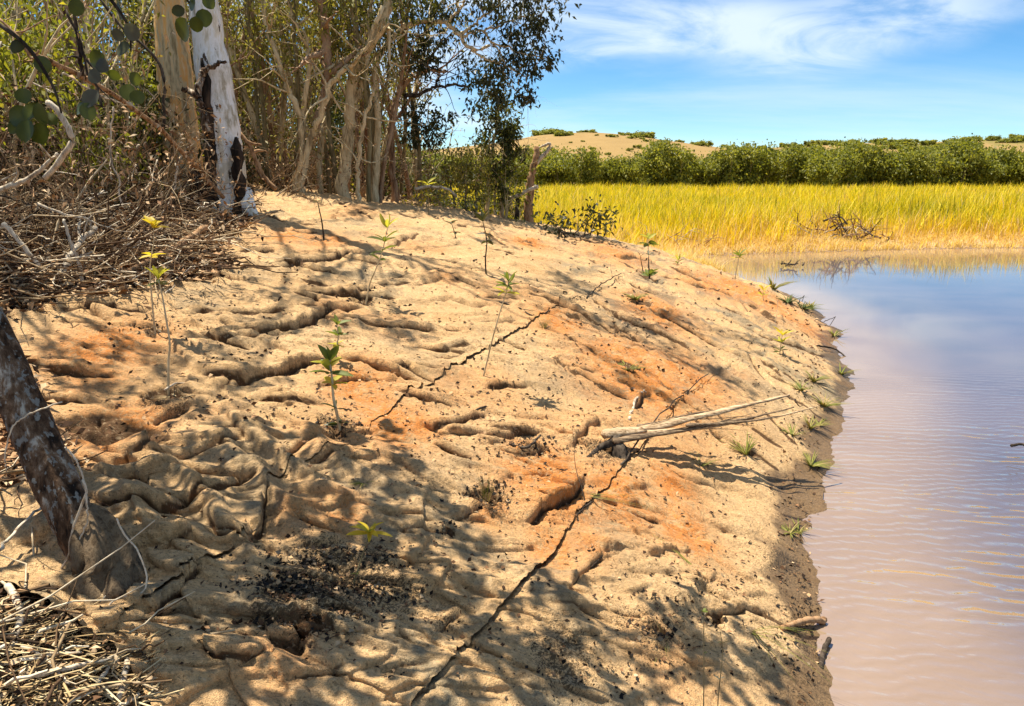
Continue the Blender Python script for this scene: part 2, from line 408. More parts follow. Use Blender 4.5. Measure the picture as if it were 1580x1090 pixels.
def mat_jute():
    m, N, Lk = new_mat('jute')
    v = mapping(N, Lk)
    n1 = noise(N, Lk, v, 1.1, 6, 0.6, 0.3)
    n2 = noise(N, Lk, v, 9.0, 6, 0.7, 0.2)
    n3 = noise(N, Lk, v, 55.0, 4, 0.75)
    n4 = noise(N, Lk, v, 260.0, 2, 0.7)
    base = ramp(N, [(0.30, (.42, .26, .11)), (0.43, (.66, .405, .185)), (0.56, (.80, .515, .25)), (0.75, (.86, .605, .335))])
    Lk.new(M(N, Lk, 'ADD', M(N, Lk, 'MULTIPLY', n1, 0.45), M(N, Lk, 'ADD', M(N, Lk, 'MULTIPLY', n2, 0.35), M(N, Lk, 'MULTIPLY', n3, 0.2))), base.inputs[0])
    col = base.outputs[0]
    # greyer cloth, mostly at the upper right and lower left
    g = rng_map(N, Lk, noise(N, Lk, v, 2.3, 5, 0.65, 0.6), 0.44, 0.64)
    col = mixc(N, Lk, M(N, Lk, 'MULTIPLY', g, attr(N, 'grey')), col, (.27, .225, .145))
    # washed red soil
    s = M(N, Lk, 'MULTIPLY', attr(N, 'soil'), rng_map(N, Lk, M(N, Lk, 'ADD', M(N, Lk, 'MULTIPLY', n2, .6), M(N, Lk, 'MULTIPLY', n3, .4)), 0.36, 0.56), clamp=True)
    soilc = mixc(N, Lk, n3, (.58, .17, .028), (.78, .31, .075))
    col = mixc(N, Lk, s, col, soilc)
    # crumbs and black specks
    vo = N.new('ShaderNodeTexVoronoi'); vo.inputs['Scale'].default_value = 85.0
    if 'Randomness' in vo.inputs: vo.inputs['Randomness'].default_value = 1.0
    Lk.new(mixc(N, Lk, 0.06, v, noise(N, Lk, v, 60.0, 2), 'ADD'), vo.inputs['Vector'])
    dn = M(N, Lk, 'ADD', noise(N, Lk, v, 1.9, 4, 0.7), M(N, Lk, 'MULTIPLY', attr(N, 'dirt'), 0.6))
    thr = rng_map(N, Lk, dn, 0.50, 0.95, 0.02, 0.62)
    sp = M(N, Lk, 'LESS_THAN', vo.outputs['Distance'], thr)
    sp2 = M(N, Lk, 'MULTIPLY', sp, rng_map(N, Lk, dn, 0.48, 0.62))
    col = mixc(N, Lk, M(N, Lk, 'MULTIPLY', sp2, 0.85), col, (.030, .022, .014))
    hole_fold_shade = attr(N, 'hole_fold_shade')  # pit soil, plus shade painted under the fold lips
    col = mixc(N, Lk, rng_map(N, Lk, M(N, Lk, 'ADD', hole_fold_shade, M(N, Lk, 'MULTIPLY', n2, .35)), 0.45, 0.8), col, mixc(N, Lk, n3, (.035, .02, .011), (.17, .075, .03)))
    # dark flecks and weathered streaks in the weave
    fl = noise(N, Lk, mapping(N, Lk, (1.0, 1.7, 1.0)), 34.0, 4, 0.7, 0.4)
    fl2 = noise(N, Lk, v, 78.0, 3, 0.7)
    zone = rng_map(N, Lk, n1, 0.38, 0.62, 0.25, 1.0)
    col = mixc(N, Lk, M(N, Lk, 'MULTIPLY', M(N, Lk, 'MULTIPLY', rng_map(N, Lk, fl, 0.53, 0.63), zone), 0.62), col, (.13, .085, .04))
    col = mixc(N, Lk, M(N, Lk, 'MULTIPLY', rng_map(N, Lk, fl2, 0.57, 0.65), 0.58), col, (.10, .065, .03))
    col = mixc(N, Lk, M(N, Lk, 'MULTIPLY', rng_map(N, Lk, fl, 0.44, 0.34), 0.35), col, (.84, .64, .38))
    # thread grain
    col = mixc(N, Lk, M(N, Lk, 'MULTIPLY', rng_map(N, Lk, M(N, Lk, 'ADD', M(N, Lk, 'MULTIPLY', n4, .5), M(N, Lk, 'MULTIPLY', n3, .5)), 0.40, 0.62, 1.0, 0.0), 0.36), col, (.20, .12, .045))
    wet = attr(N, 'wet')
    wn = rng_map(N, Lk, M(N, Lk, 'ADD', wet, M(N, Lk, 'MULTIPLY_ADD', n2, .7, -.35)), 0.35, 0.75)
    col = mixc(N, Lk, wn, col, mixc(N, Lk, 1.0, col, (.34, .32, .30), 'MULTIPLY'))
    h = M(N, Lk, 'ADD', M(N, Lk, 'MULTIPLY', n2, .40), M(N, Lk, 'ADD', M(N, Lk, 'MULTIPLY', n3, .80), M(N, Lk, 'MULTIPLY', n4, .32)))
    finish(N, Lk, col, M(N, Lk, 'MULTIPLY_ADD', wn, -0.45, 0.95), bump(N, Lk, h, 0.9, 0.035), 0.25)
    return m
MT['jute'] = mat_jute()
def mat_ground():
    m, N, Lk = new_mat('ground')
    v = mapping(N, Lk)
    n1 = noise(N, Lk, v, 0.35, 6, 0.65); n2 = noise(N, Lk, v, 12.0, 5, 0.7); n3 = noise(N, Lk, v, 60.0, 3, 0.7)
    r = ramp(N, [(0.3, (.035, .022, .012)), (0.48, (.10, .060, .030)), (0.62, (.19, .115, .06)), (0.75, (.28, .18, .10))])
    Lk.new(M(N, Lk, 'ADD', M(N, Lk, 'MULTIPLY', n2, .6), M(N, Lk, 'MULTIPLY', n3, .4)), r.inputs[0])
    rf = ramp(N, [(0.3, (.22, .17, .02)), (0.55, (.40, .30, .03)), (0.75, (.48, .35, .08))]); Lk.new(n2, rf.inputs[0])
    mud = mixc(N, Lk, n2, (.34, .22, .13), (.52, .37, .24))
    col = mixc(N, Lk, attr(N, 'field'), r.outputs[0], rf.outputs[0])
    col = mixc(N, Lk, attr(N, 'mud'), col, mud)
    col = mixc(N, Lk, attr(N, 'red'), col, mixc(N, Lk, n3, (.16, .05, .018), (.36, .14, .045)))
    col = mixc(N, Lk, attr(N, 'wet'), col, mixc(N, Lk, 1.0, col, (.36, .33, .30), 'MULTIPLY'))
    finish(N, Lk, col, 0.95, bump(N, Lk, n2, 0.8, 0.04), 0.15)
    return m
MT['ground'] = mat_ground()
def mat_water():
    m, N, Lk = new_mat('water')
    tc = N.new('ShaderNodeTexCoord')
    def ripple(rot, scale, dist, ds):
        mp = N.new('ShaderNodeMapping'); mp.inputs['Rotation'].default_value = (0, 0, rot)
        Lk.new(tc.outputs['Object'], mp.inputs[0])
        w = N.new('ShaderNodeTexWave'); w.wave_type = 'BANDS'; w.bands_direction = 'Y'; w.wave_profile = 'SIN'
        w.inputs['Scale'].default_value = scale; w.inputs['Distortion'].default_value = dist
        w.inputs['Detail'].default_value = 2.5; w.inputs['Detail Scale'].default_value = ds; w.inputs['Detail Roughness'].default_value = 0.55
        Lk.new(mp.outputs[0], w.inputs['Vector'])
        return w.outputs['Fac']
    a = ripple(0.22, 2.3, 7.5, 0.5)
    b = ripple(0.02, 3.4, 9.0, 0.7)
    c = ripple(0.5, 5.5, 8.0, 1.0)
    mask = rng_map(N, Lk, noise(N, Lk, mapping(N, Lk, (.5, 1.0, 1)), 0.9, 3, 0.6, 0.5), 0.42, 0.66)
    sep = N.new('ShaderNodeSeparateXYZ'); Lk.new(tc.outputs['Object'], sep.inputs[0])
    near = rng_map(N, Lk, sep.outputs['Y'], 3.0, 9.0, 1.0, 0.004)
    fine = noise(N, Lk, mapping(N, Lk, (.7, 2.0, 1)), 7.0, 3, 0.6)
    h = M(N, Lk, 'MULTIPLY', M(N, Lk, 'MULTIPLY', M(N, Lk, 'ADD', M(N, Lk, 'MULTIPLY', a, mask), M(N, Lk, 'ADD', M(N, Lk, 'MULTIPLY', b, .30), M(N, Lk, 'MULTIPLY', c, .08))), near), 0.012)
    h = M(N, Lk, 'ADD', h, M(N, Lk, 'MULTIPLY', M(N, Lk, 'MULTIPLY', fine, near), 0.003))
    bp = N.new('ShaderNodeBump'); bp.inputs['Strength'].default_value = 1.0; bp.inputs['Distance'].default_value = 1.0
    Lk.new(h, bp.inputs['Height'])
    n1 = noise(N, Lk, mapping(N, Lk, (.35, .6, 1)), 0.8, 4, 0.55, 0.5)
    shal = mixc(N, Lk, rng_map(N, Lk, n1, 0.35, 0.65), (.225, .155, .105), (.29, .205, .14))
    deep = mixc(N, Lk, rng_map(N, Lk, n1, 0.35, 0.65), (.085, .075, .085), (.13, .105, .105))
    col = mixc(N, Lk, rng_map(N, Lk, M(N, Lk, 'ADD', attr(N, 'depth'), M(N, Lk, 'MULTIPLY_ADD', n1, .3, -.15)), 0.06, 0.48), shal, deep)
    p = finish(N, Lk, col, 0.04, bp.outputs[0], 0.5)
    p.inputs['IOR'].default_value = 2.1
    return m
MT['water'] = mat_water()
def mat_hill():
    m, N, Lk = new_mat('hill_grass')
    v = mapping(N, Lk, (1, .6, 1))
    n1 = noise(N, Lk, v, 0.02, 6, 0.65, 0.4); n2 = noise(N, Lk, v, 0.16, 5, 0.7)
    col = mixc(N, Lk, n2, (.20, .125, .045), (.31, .205, .080))
    g = rng_map(N, Lk, M(N, Lk, 'ADD', M(N, Lk, 'ADD', M(N, Lk, 'MULTIPLY', n1, .6), M(N, Lk, 'MULTIPLY', n2, .4)), attr(N, 'green')), 0.52, 0.66)
    col = mixc(N, Lk, g, col, mixc(N, Lk, n2, (.06, .07, .02), (.16, .16, .035)))
    finish(N, Lk, col, 0.95, bump(N, Lk, n2, 0.6, 1.0), 0.1)
    return m
MT['hill'] = mat_hill()
# ------------------------------------------------------------------ ground, water, hill
def polar(azs, rs):
    A, R = np.meshgrid(azs, rs)
    X, Y = R * np.sin(A), R * np.cos(A)
    n, m = len(azs), len(rs)
    i = np.arange(m - 1)[:, None] * n + np.arange(n - 1)[None, :]
    F = np.stack((i, i + 1, i + n + 1, i + n), -1).reshape(-1, 4)[:, ::-1]
    return X.ravel(), Y.ravel(), F
def PX(L): return np.array([G(*p) for p in L])
# outline of the matting (left edge traced on the ground, then round the crest and along the shore)
LEFT_EDGE = PX([(262, 1180), (225, 1085), (205, 1035), (140, 1003), (95, 968), (60, 940), (0, 915), (-70, 905), (-120, 850), (-80, 800), (0, 770), (60, 750), (120, 735), (100, 690), (60, 640), (45, 590), (48, 560)])
TOP_EDGE = PX([(-60, 505), (10, 497), (60, 482), (130, 463), (210, 450), (265, 440), (330, 436), (365, 415), (340, 385), (392, 345), (388, 322), (396, 300)])
CREST = np.array([(-5.6, 15.5), (-5.2, 17.2), (-3, 17.6), (-1, 17.2), (0.6, 17.2), (2.2, 17.0), (3.4, 17.8), (4.3, 18.6), (4.75, 18.8)])
SEAM1 = np.vstack((PX([(520, 1260), (600, 1165), (660, 1085), (730, 1000), (770, 950), (805, 915), (840, 872), (870, 830), (890, 795), (925, 768), (950, 742), (967, 715), (1000, 675), (1050, 625), (1095, 588), (1135, 558), (1185, 510), (1225, 475)]), [(6.0, 13.0)]))
SEAM2 = np.vstack((PX([(60, 1040), (150, 1010), (205, 985), (240, 945), (300, 890), (335, 872), (392, 832), (408, 765), (432, 740), (470, 716), (545, 695), (572, 655), (602, 630), (628, 606), (660, 592), (700, 572), (760, 540), (800, 512), (850, 480), (925, 446), (958, 434), (1000, 412), (1030, 402)]), [(5.4, 18.6)]))
def fold(px, A, w): return (PX(px), A * 0.72, w * 0.72)
FOLDS = [fold(*f) for f in [
 ([(352, 508), (395, 512), (440, 507), (480, 490), (515, 479), (562, 470)], .085, .16),
 ([(300, 493), (345, 499), (420, 516), (470, 512)], .035, .10),
 ([(340, 594), (390, 581), (440, 567), (475, 560), (522, 556)], .075, .15),
 ([(522, 553), (560, 560), (620, 576), (662, 592)], .075, .13),
 ([(398, 412), (440, 411), (500, 402), (540, 389), (585, 382)], .07, .16),
 ([(585, 382), (620, 372), (645, 365)], .05, .14),
 ([(445, 300), (500, 318), (545, 316), (600, 322)], .05, .2),
 ([(405, 330), (450, 345), (510, 350)], .05, .2),
 ([(655, 659), (690, 656), (710, 650), (752, 634)], .05, .09),
 ([(800, 808), (830, 780), (868, 767), (902, 735)], .075, .14),
 ([(778, 690), (805, 702), (836, 688)], .05, .09),
 ([(688, 797), (720, 786), (758, 780)], .035, .07),
 ([(180, 745), (215, 738), (240, 748), (252, 770)], .06, .10),
 ([(312, 798), (350, 832), (388, 842), (394, 800), (412, 752)], .06, .09),
 ([(465, 717), (520, 705), (550, 700)], .04, .08),
 ([(222, 980), (240, 947), (268, 932), (300, 884), (335, 876)], .05, .07),
 ([(318, 1000), (340, 1027), (376, 1032), (412, 1020)], .05, .07),
 ([(236, 874), (300, 830)], .03, .05),
 ([(150, 782), (210, 795), (275, 796)], .05, .09),
 ([(230, 800), (300, 770), (345, 760), (380, 740)], .045, .09),
 ([(420, 745), (440, 700), (470, 680), (520, 668)], .04, .10),
 ([(225, 655), (250, 640), (285, 625)], .04, .10),
 ([(200, 720), (230, 685), (300, 690)], .05, .10),
 ([(330, 665), (370, 662), (410, 655)], .03, .08),
 ([(855, 548), (885, 572), (925, 583)], .05, .10),
 ([(640, 470), (690, 463), (730, 472), (780, 470)], .035, .11),
 ([(620, 440), (680, 430), (740, 445)], .035, .12),
 ([(700, 490), (760, 500), (800, 492)], .03, .09),
 ([(600, 505), (640, 508), (690, 515)], .03, .09),
 ([(680, 340), (720, 352), (760, 366), (800, 392)], .05, .2),
 ([(780, 360), (830, 378), (900, 398), (950, 420)], .06, .2),
 ([(880, 400), (950, 432), (1050, 470)], .06, .18),
 ([(990, 470), (1090, 520), (1160, 560)], .06, .16),
 ([(920, 475), (1000, 505), (1060, 535), (1090, 560)], .06, .15),
 ([(1090, 480), (1190, 525), (1300, 556)], .06, .16),
 ([(1170, 560), (1220, 580), (1262, 612)], .05, .12),
 ([(1080, 440), (1150, 470), (1240, 510)], .06, .16),
 ([(1010, 420), (1080, 445), (1140, 460)], .06, .16),
 ([(940, 395), (1010, 405), (1060, 425)], .05, .2),
 ([(820, 350), (880, 372), (960, 385)], .05, .2),
 ([(970, 640), (985, 615), (1005, 608)], .05, .08),
 ([(1020, 720), (1060, 742), (1120, 750)], .03, .08),
 ([(815, 940), (880, 938), (925, 955), (965, 972)], .035, .10),
 ([(1085, 950), (1160, 944), (1205, 952)], .04, .08),
 ([(600, 830), (650, 815), (700, 820)], .025, .10),
 ([(900, 870), (940, 855), (960, 850)], .02, .06),
 ([(560, 1060), (620, 1040), (690, 1035)], .025, .08),
 ([(430, 1070), (500, 1050), (545, 1030)], .03, .08),
 ([(660, 1000), (690, 965), (715, 950)], .02, .05),
 ([(45, 560), (70, 572), (110, 575)], .035, .08),
 ([(170, 480), (210, 488), (235, 480)], .04, .10),
 ([(330, 612), (345, 585), (400, 575)], .02, .08),
 ([(560, 420), (600, 428), (650, 420)], .03, .12),
 ([(500, 450), (545, 455), (590, 440)], .04, .12),
 ([(640, 545), (690, 552), (720, 548)], .02, .07),
 ([(930, 650), (900, 660), (870, 690)][::-1], .04, .10)]]
HOLES = [(G(*c), r * np.hypot(*G(*c)) / FPX, dp) for c, r, dp in [((195, 511), 17, .05), ((258, 612), 38, .045), ((238, 517), 20, .04), ((563, 462), 15, .05), ((818, 694), 26, .03), ((840, 690), 14, .05),
  ((950, 702), 26, .045), ((1105, 962), 17, .05), ((475, 985), 46, .055), ((165, 672), 66, .06), ((522, 658), 20, .03), ((748, 766), 24, .04), ((735, 772), 14, .04),
  ((500, 371), 14, .03), ((1003, 430), 14, .03), ((955, 512), 17, .04), ((1020, 985), 12, .03),
  ((968, 573), 18, .04), ((1078, 898), 10, .03), ((885, 490), 12, .05), ((690, 822), 9, .02), ((820, 380), 16, .06), ((810, 376), 10, .06), ((990, 470), 14, .03)]]
SOILS = [(G(*c), r * np.hypot(*G(*c)) / FPX, w) for c, r, w in [((165, 540), 62, 1), ((150, 590), 40, .6), ((555, 598), 58, .9), ((620, 660), 60, 1), ((590, 640), 50, .9), ((850, 740), 85, 1), ((960, 770), 70, .9),
  ((1060, 830), 55, 1), ((850, 845), 46, .8), ((980, 580), 95, 1), ((1060, 585), 70, .8), ((865, 500), 50, .9), ((945, 392), 60, .7), ((1010, 480), 60, .8), ((1150, 455), 80, .9), ((1230, 500), 46, .8),
  ((445, 368), 40, .8), ((505, 375), 34, .8), ((815, 378), 34, 1), ((1095, 445), 50, .8), ((690, 430), 30, .5), ((170, 665), 60, 1), ((470, 800), 40, .5), ((530, 800), 30, .8), ((905, 840), 40, .6), ((760, 790), 34, .7), ((1040, 750), 50, .8), ((430, 1040), 60, .45), ((1100, 380), 40, .4), ((240, 520), 40, .5), ((1200, 440), 50, .6)]]
DIRTS = [(G(*c), r * np.hypot(*G(*c)) / FPX, w) for c, r, w in [((500, 915), 72, 1.25), ((450, 935), 50, 1.1), ((560, 900), 55, .9), ((640, 930), 60, .5), ((690, 960), 50, .5), ((1090, 925), 55, .45), ((1020, 1000), 70, .5), ((870, 1040), 70, .5), ((700, 640), 60, .25), ((520, 660), 30, .8), ((750, 770), 34, .8), ((820, 690), 40, .6), ((250, 620), 40, .7), ((1240, 1000), 40, .6), ((1220, 880), 40, .5), ((300, 1000), 70, .4), ((930, 700), 40, .6)]]
NTRACED = len(FOLDS)
_r = np.random.default_rng(21)
for _ in range(430):      # small random creases
    px, py = _r.uniform(60, 1260), _r.uniform(300, 1080) ** 1.0
    g = G(px, py)
    side = sstep(760, 980, px) * (1 - sstep(640, 800, py))
    ang = _r.normal(0.15, 0.55) * (1 - side) + side * _r.normal(-1.05, 0.25)
    dd = np.hypot(*g); L = _r.uniform(.2, .8) * (0.5 + dd / 8); n = 5
    t = np.linspace(-.5, .5, n)
    bend = _r.normal(0, .25)
    P = np.stack((g[0] + L * (t * math.cos(ang) - bend * t * t * math.sin(ang)), g[1] + L * (t * math.sin(ang) + bend * t * t * math.cos(ang))), 1) + _r.normal(0, .02 * L, (n, 2))
    FOLDS.append((P, _r.uniform(.010, .036) * (0.55 + dd / 12), _r.uniform(.035, .075) * (0.5 + dd / 8)))
def relief(x, y):
    """small-scale relief of the matting: returns dx, dy, dz"""
    dx = np.zeros_like(x); dy = np.zeros_like(x)
    dist = np.hypot(x, y)
    wr = sstep(0.05, 0.22, (x - 0.3) / (y + 1e-6)) * sstep(5.0, 7.5, y)
    rid = lambda v: (1 - np.clip(np.abs(v) * 2.6, 0, 1)) ** 1.4
    wx, wy = x + 0.12 * fbm(x * 2, y * 2, 41, 2), y + 0.12 * fbm(x * 2, y * 2, 43, 2)
    c, s = 0.36, -0.93
    w2x, w2y = x + 0.22 * fbm(x * 1.3, y * 1.3, 45, 3), y + 0.22 * fbm(x * 1.3, y * 1.3, 47, 3)
    def aniso(f, k, sd):
        a = fbm(w2x * f, w2y * f * k, sd, 3); b = fbm((w2x * c + w2y * s) * f * .75, (-w2x * s + w2y * c) * f * k * 1.15, sd + 2, 3)
        return a * (1 - wr) + b * wr
    sharp = lambda v, p: np.clip(1 - np.abs(v) * 3.4, 0, 1) ** p
    amp = 0.031 * (0.70 + dist / 13)
    dz = amp * (0.95 * sharp(aniso(1.0, 3.2, 51), 2.2) + 0.50 * sharp(aniso(2.1, 3.4, 151), 2.0) + 0.22 * sharp(aniso(5.0, 2.6, 161), 1.6) - 0.30) + 0.005 * fbm(x * 9, y * 9, 57, 3) + 0.0040 * fbm(x * 38, y * 38, 59, 2)
    gd = G(300, 800); gd2 = G(470, 720)
    wd = np.maximum(np.exp(-(((x - gd[0]) / .75) ** 2 + ((y - gd[1]) / .8) ** 2)), .7 * np.exp(-(((x - gd2[0]) / .6) ** 2 + ((y - gd2[1]) / .7) ** 2)))
    ac = x * .62 + y * .78 + .30 * fbm(x * 1.4, y * 1.4, 171, 3); al = x * .78 - y * .62
    ph = 2 * math.pi * (ac / .27 + .9 * fbm(al * .9, ac * 1.2, 173, 2))
    dz = dz * (1 - .6 * np.clip(wd, 0, 1)) + wd * (0.062 * (0.5 + 0.5 * np.sin(ph)) ** 1.8 * (0.35 + 1.3 * np.clip(fbm(x * 1.7, y * 1.7, 177, 2) + .4, 0, 1)) + 0.02 * fbm(x * 3.5, y * 3.5, 175, 2))
    dz = dz + 0.045 * fbm(x * 0.9, y * 0.9, 61, 2)
    fold_shade = np.zeros_like(x)  # dark colour painted under fold lips, standing in for crease shade
    for fi, (P, A, w) in enumerate(FOLDS):
        pad = 4.5 * w
        b = np.nonzero((x > P[:, 0].min() - pad) & (x < P[:, 0].max() + pad) & (y > P[:, 1].min() - pad) & (y < P[:, 1].max() + pad))[0]
        if len(b) == 0: continue
        xb, yb = x[b], y[b]
        D, sg, arc, L = seg_dist(xb, yb, P)
        tp = np.clip(np.sin(math.pi * np.clip(arc / L, 0.0, 1.0)), 0, 1) ** 0.55
        beyond = (arc <= 1e-6) | (arc >= L - 1e-6)
        tp = np.where(beyond, 0, tp)
        tp = tp * (0.9 + 0.5 * vnoise(xb * 5, yb * 5, 71))
        s_ = D * sg
        up = np.exp(-(np.clip(s_, 0, None) / (1.25 * w)) ** 1.4)
        ww = np.maximum(0.10 * w, 0.0036 * np.hypot(xb, yb))
        dn = np.exp(-np.clip(-s_, 0, None) / ww) * 0.9 - 0.40 * np.exp(-((s_ + 0.35 * w) / (0.5 * w)) ** 2)
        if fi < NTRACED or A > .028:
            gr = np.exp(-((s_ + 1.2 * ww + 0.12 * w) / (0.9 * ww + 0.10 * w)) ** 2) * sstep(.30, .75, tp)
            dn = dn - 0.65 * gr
            fold_shade[b] = np.maximum(fold_shade[b], np.where(s_ < 0.02 * w, gr, 0) * (0.95 if A > .03 else .6))
        dz[b] += A * tp * np.where(s_ >= 0, up, dn)
        # roll the lip over
        sh = A * 0.95 * tp * np.where(s_ >= 0, np.exp(-(s_ / (0.8 * w)) ** 2), np.exp(-(s_ / (1.3 * ww)) ** 2))
        k = np.clip(arc / L * (len(P) - 1), 0, len(P) - 1.001).astype(int)
        T = (P[1:] - P[:-1]); T = T / np.linalg.norm(T, axis=1)[:, None]
        dx[b] += sh * T[k, 1]; dy[b] -= sh * T[k, 0]
    hole_fold_shade = fold_shade
    for (g, r, dp) in HOLES:
        b = np.nonzero((np.abs(x - g[0]) < 3 * r) & (np.abs(y - g[1]) < 4 * r))[0]
        if len(b) == 0: continue
        xb, yb = x[b], y[b]
        q = np.hypot((xb - g[0]) / r, (yb - g[1]) / (r * 1.3)) + 1.1 * fbm(xb / r * .9 + g[0] * 7, yb / r * 1.4, 81, 4)
        k = 1 - sstep(0.55, 0.95, q)
        dz[b] -= dp * k * (1 + 1.2 * vnoise(xb / r * 4, yb / r * 4, 85))
        hole_fold_shade[b] = np.maximum(hole_fold_shade[b], 1 - sstep(0.55, 1.05, q))
    return dx, dy, dz, hole_fold_shade
def blobs(x, y, L):
    r = np.zeros_like(x)
    for (g, s, w) in L:
        q = ((x - g[0]) / s) ** 2 + ((y - g[1]) / (s * 1.7)) ** 2
        r = np.maximum(r, w * np.exp(-q * 0.9))
    return r
def shore_soft(x, y):
    D, s, _, _ = seg_dist(x, y, SHORE); return 0.22 + 0.78 * sstep(0.05, 0.75, D * s)
def surf(x, y):
    """height of the finished bank at single points"""
    x = np.atleast_1d(np.asarray(x, float)); y = np.atleast_1d(np.asarray(y, float))
    return base_h(x, y) + relief(x, y)[2] * shore_soft(x, y) + 0.012
def SP(px, py, up=0.0):
    g = G(px, py)
    return Vector((g[0], g[1], float(surf(g[0], g[1])[0]) + up))
def seam_mats():
    azs = np.linspace(math.radians(-42), math.radians(37), 520)
    rs = np.exp(np.arange(math.log(1.35), math.log(20.5), 0.0032))
    x, y, F = polar(azs, rs)
    cell = 0.0032 * np.hypot(x, y)
    D1, s1, a1, L1 = seg_dist(x, y, SEAM1); D2, s2, a2, L2 = seg_dist(x, y, SEAM2)
    def snap(x, y, D, s, P):
        """rows next to a cut are pulled onto it so that the cloth edge runs clean"""
        q = D * s; m = np.abs(q) < 0.75 * cell; xs, ys = x.copy(), y.copy()
        for a, b in zip(P[:-1], P[1:]):
            d = b - a; l = math.hypot(*d); t = np.clip(((x - a[0]) * d[0] + (y - a[1]) * d[1]) / l ** 2, 0, 1)
            fx, fy = a[0] + t * d[0], a[1] + t * d[1]
            h = m & (np.abs(np.hypot(x - fx, y - fy) - D) < 1e-7)
            xs[h], ys[h] = fx[h], fy[h]
        return xs, ys
    x0, y0 = x, y
    x, y = snap(x, y, D1, s1, SEAM1); x, y = snap(x, y, np.where(np.hypot(x - x0, y - y0) > 0, 9, D2), s2, SEAM2)
    Dl, sl, _, _ = seg_dist(x, y, np.vstack((LEFT_EDGE, TOP_EDGE, CREST)))
    x, y = snap(x, y, Dl, sl, np.vstack((LEFT_EDGE, TOP_EDGE, CREST)))
    D1, s1, a1, L1 = seg_dist(x, y, SEAM1); D2, s2, a2, L2 = seg_dist(x, y, SEAM2)
    D1 = np.where(D1 < 1e-6, 1e-5, D1); D2 = np.where(D2 < 1e-6, 1e-5, D2)
    s1 = np.where(D1 <= 1.01e-5, 1, s1); s2 = np.where(D2 <= 1.01e-5, 1, s2)
    jag = 0.0
    q1 = D1 * s1 + jag; q2 = D2 * s2 + jag
    Dl, sl, _, _ = seg_dist(x, y, np.vstack((LEFT_EDGE, TOP_EDGE, CREST)))
    ql = np.where(Dl < 1e-6, 1e-5, -Dl * sl)          # >0 inside
    Ds, ss, _, _ = seg_dist(x, y, SHORE)
    qs = Ds * ss
    inside = (ql > 0) & (qs > -0.22 + 0.25 * fbm(x * 1.3, y * 1.3, 39, 3)) & ((x > -6) & (y < 19.5))
    dx, dy, dz, hole_fold_shade = relief(x, y)
    k_ = shore_soft(x, y); dx, dy, dz = dx * k_, dy * k_, dz * k_
    z0 = base_h(x, y)
    soil, dirt = blobs(x, y, SOILS), blobs(x, y, DIRTS)
    soil = np.maximum(soil * 1.35, 0.40 * sstep(0.10, 0.34, fbm(x * .8, y * .8, 29, 3)) * sstep(.25, .9, qs))
    hz = z0 + dz
    wet = 1 - sstep(-0.02, 0.15, hz - 0.09 * fbm(x * 2.2, y * 2.2, 67, 4) - 0.01)
    grey = sstep(.02, .14, (x / y)) * sstep(5, 8, y) + 0.6 * sstep(-.1, .3, fbm(x * .7, y * .7, 69, 2)) + 1.1 * np.exp(-(((x + .75) / .9) ** 2 + ((y - 2.6) / 1.1) ** 2))
    edge_l = np.exp(-(ql / 0.05) ** 2)
    T1 = np.exp(-(np.clip(q1, 0, None) / 0.10) ** 2); B1 = np.exp(-(np.clip(-q1, -1, None) / 0.09) ** 2)
    lift = 0.65 + 0.9 * fbm(x * 2.2, y * 2.2, 35, 2)
    def arc_of(P, px):
        g = G(*px); return float(seg_dist(np.array([g[0]]), np.array([g[1]]), P)[2][0])
    m1 = np.interp(a1, [arc_of(SEAM1, p) for p in ((660, 1085), (890, 795), (967, 715), (1010, 665), (1095, 588), (1135, 558))], [.9, .75, .42, .35, .25, .12])
    m2 = np.interp(a2, [arc_of(SEAM2, p) for p in ((240, 945), (335, 872), (400, 800), (432, 740), (560, 680), (602, 630), (628, 606), (800, 512), (850, 480), (900, 455))], [.5, .6, 1, .5, .12, .5, .8, .8, .6, .12])
    def panel(name, keep, q, top, label, extra=None):
        z = hz + 0.012 + 0.02 * edge_l * lift
        if extra is not None: z = z + extra
        vm = keep & inside
        fm = vm[F].all(axis=1)
        f = F[fm]
        used = np.unique(f); remap = np.full(len(x), -1); remap[used] = np.arange(len(used))
        V = np.stack((x + dx, y + dy, z), 1)[used]
        at_ = {'soil': soil[used], 'dirt': dirt[used], 'hole_fold_shade': hole_fold_shade[used], 'wet': np.clip(wet, 0, 1)[used], 'grey': np.clip(grey, 0, 1)[used]}
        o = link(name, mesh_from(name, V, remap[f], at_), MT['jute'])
        tag(o, label, 'ground mat', 'overlapping jute mats laid over the bank')
    ov = 0.11
    e1 = np.where(q1 > 0, m1 * (0.006 + 0.013 * lift) * np.exp(-(q1 / 0.035) ** 2), 0.0)
    e1b = np.where(q1 < 0, m1 * -0.010 * np.exp(-(q1 / 0.02) ** 2), -m1 * 0.010 - 0.022 * np.clip(q1 / 0.03, 0, 1))
    e2 = np.where(q2 > 0, m2 * (0.006 + 0.013 * lift) * np.exp(-(q2 / 0.06) ** 2), 0.0)
    e2b = np.where(q2 < 0, m2 * -0.010 * np.exp(-(q2 / 0.06) ** 2), -m2 * 0.010 - 0.022 * np.clip(q2 / 0.03, 0, 1))
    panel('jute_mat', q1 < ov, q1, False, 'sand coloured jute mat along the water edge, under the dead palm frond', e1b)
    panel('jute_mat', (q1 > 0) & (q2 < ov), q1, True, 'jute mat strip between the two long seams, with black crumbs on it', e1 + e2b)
    panel('jute_mat', q2 > 0, q2, True, 'wrinkled jute mat at the crest, spreading below the white gum tree', e2)
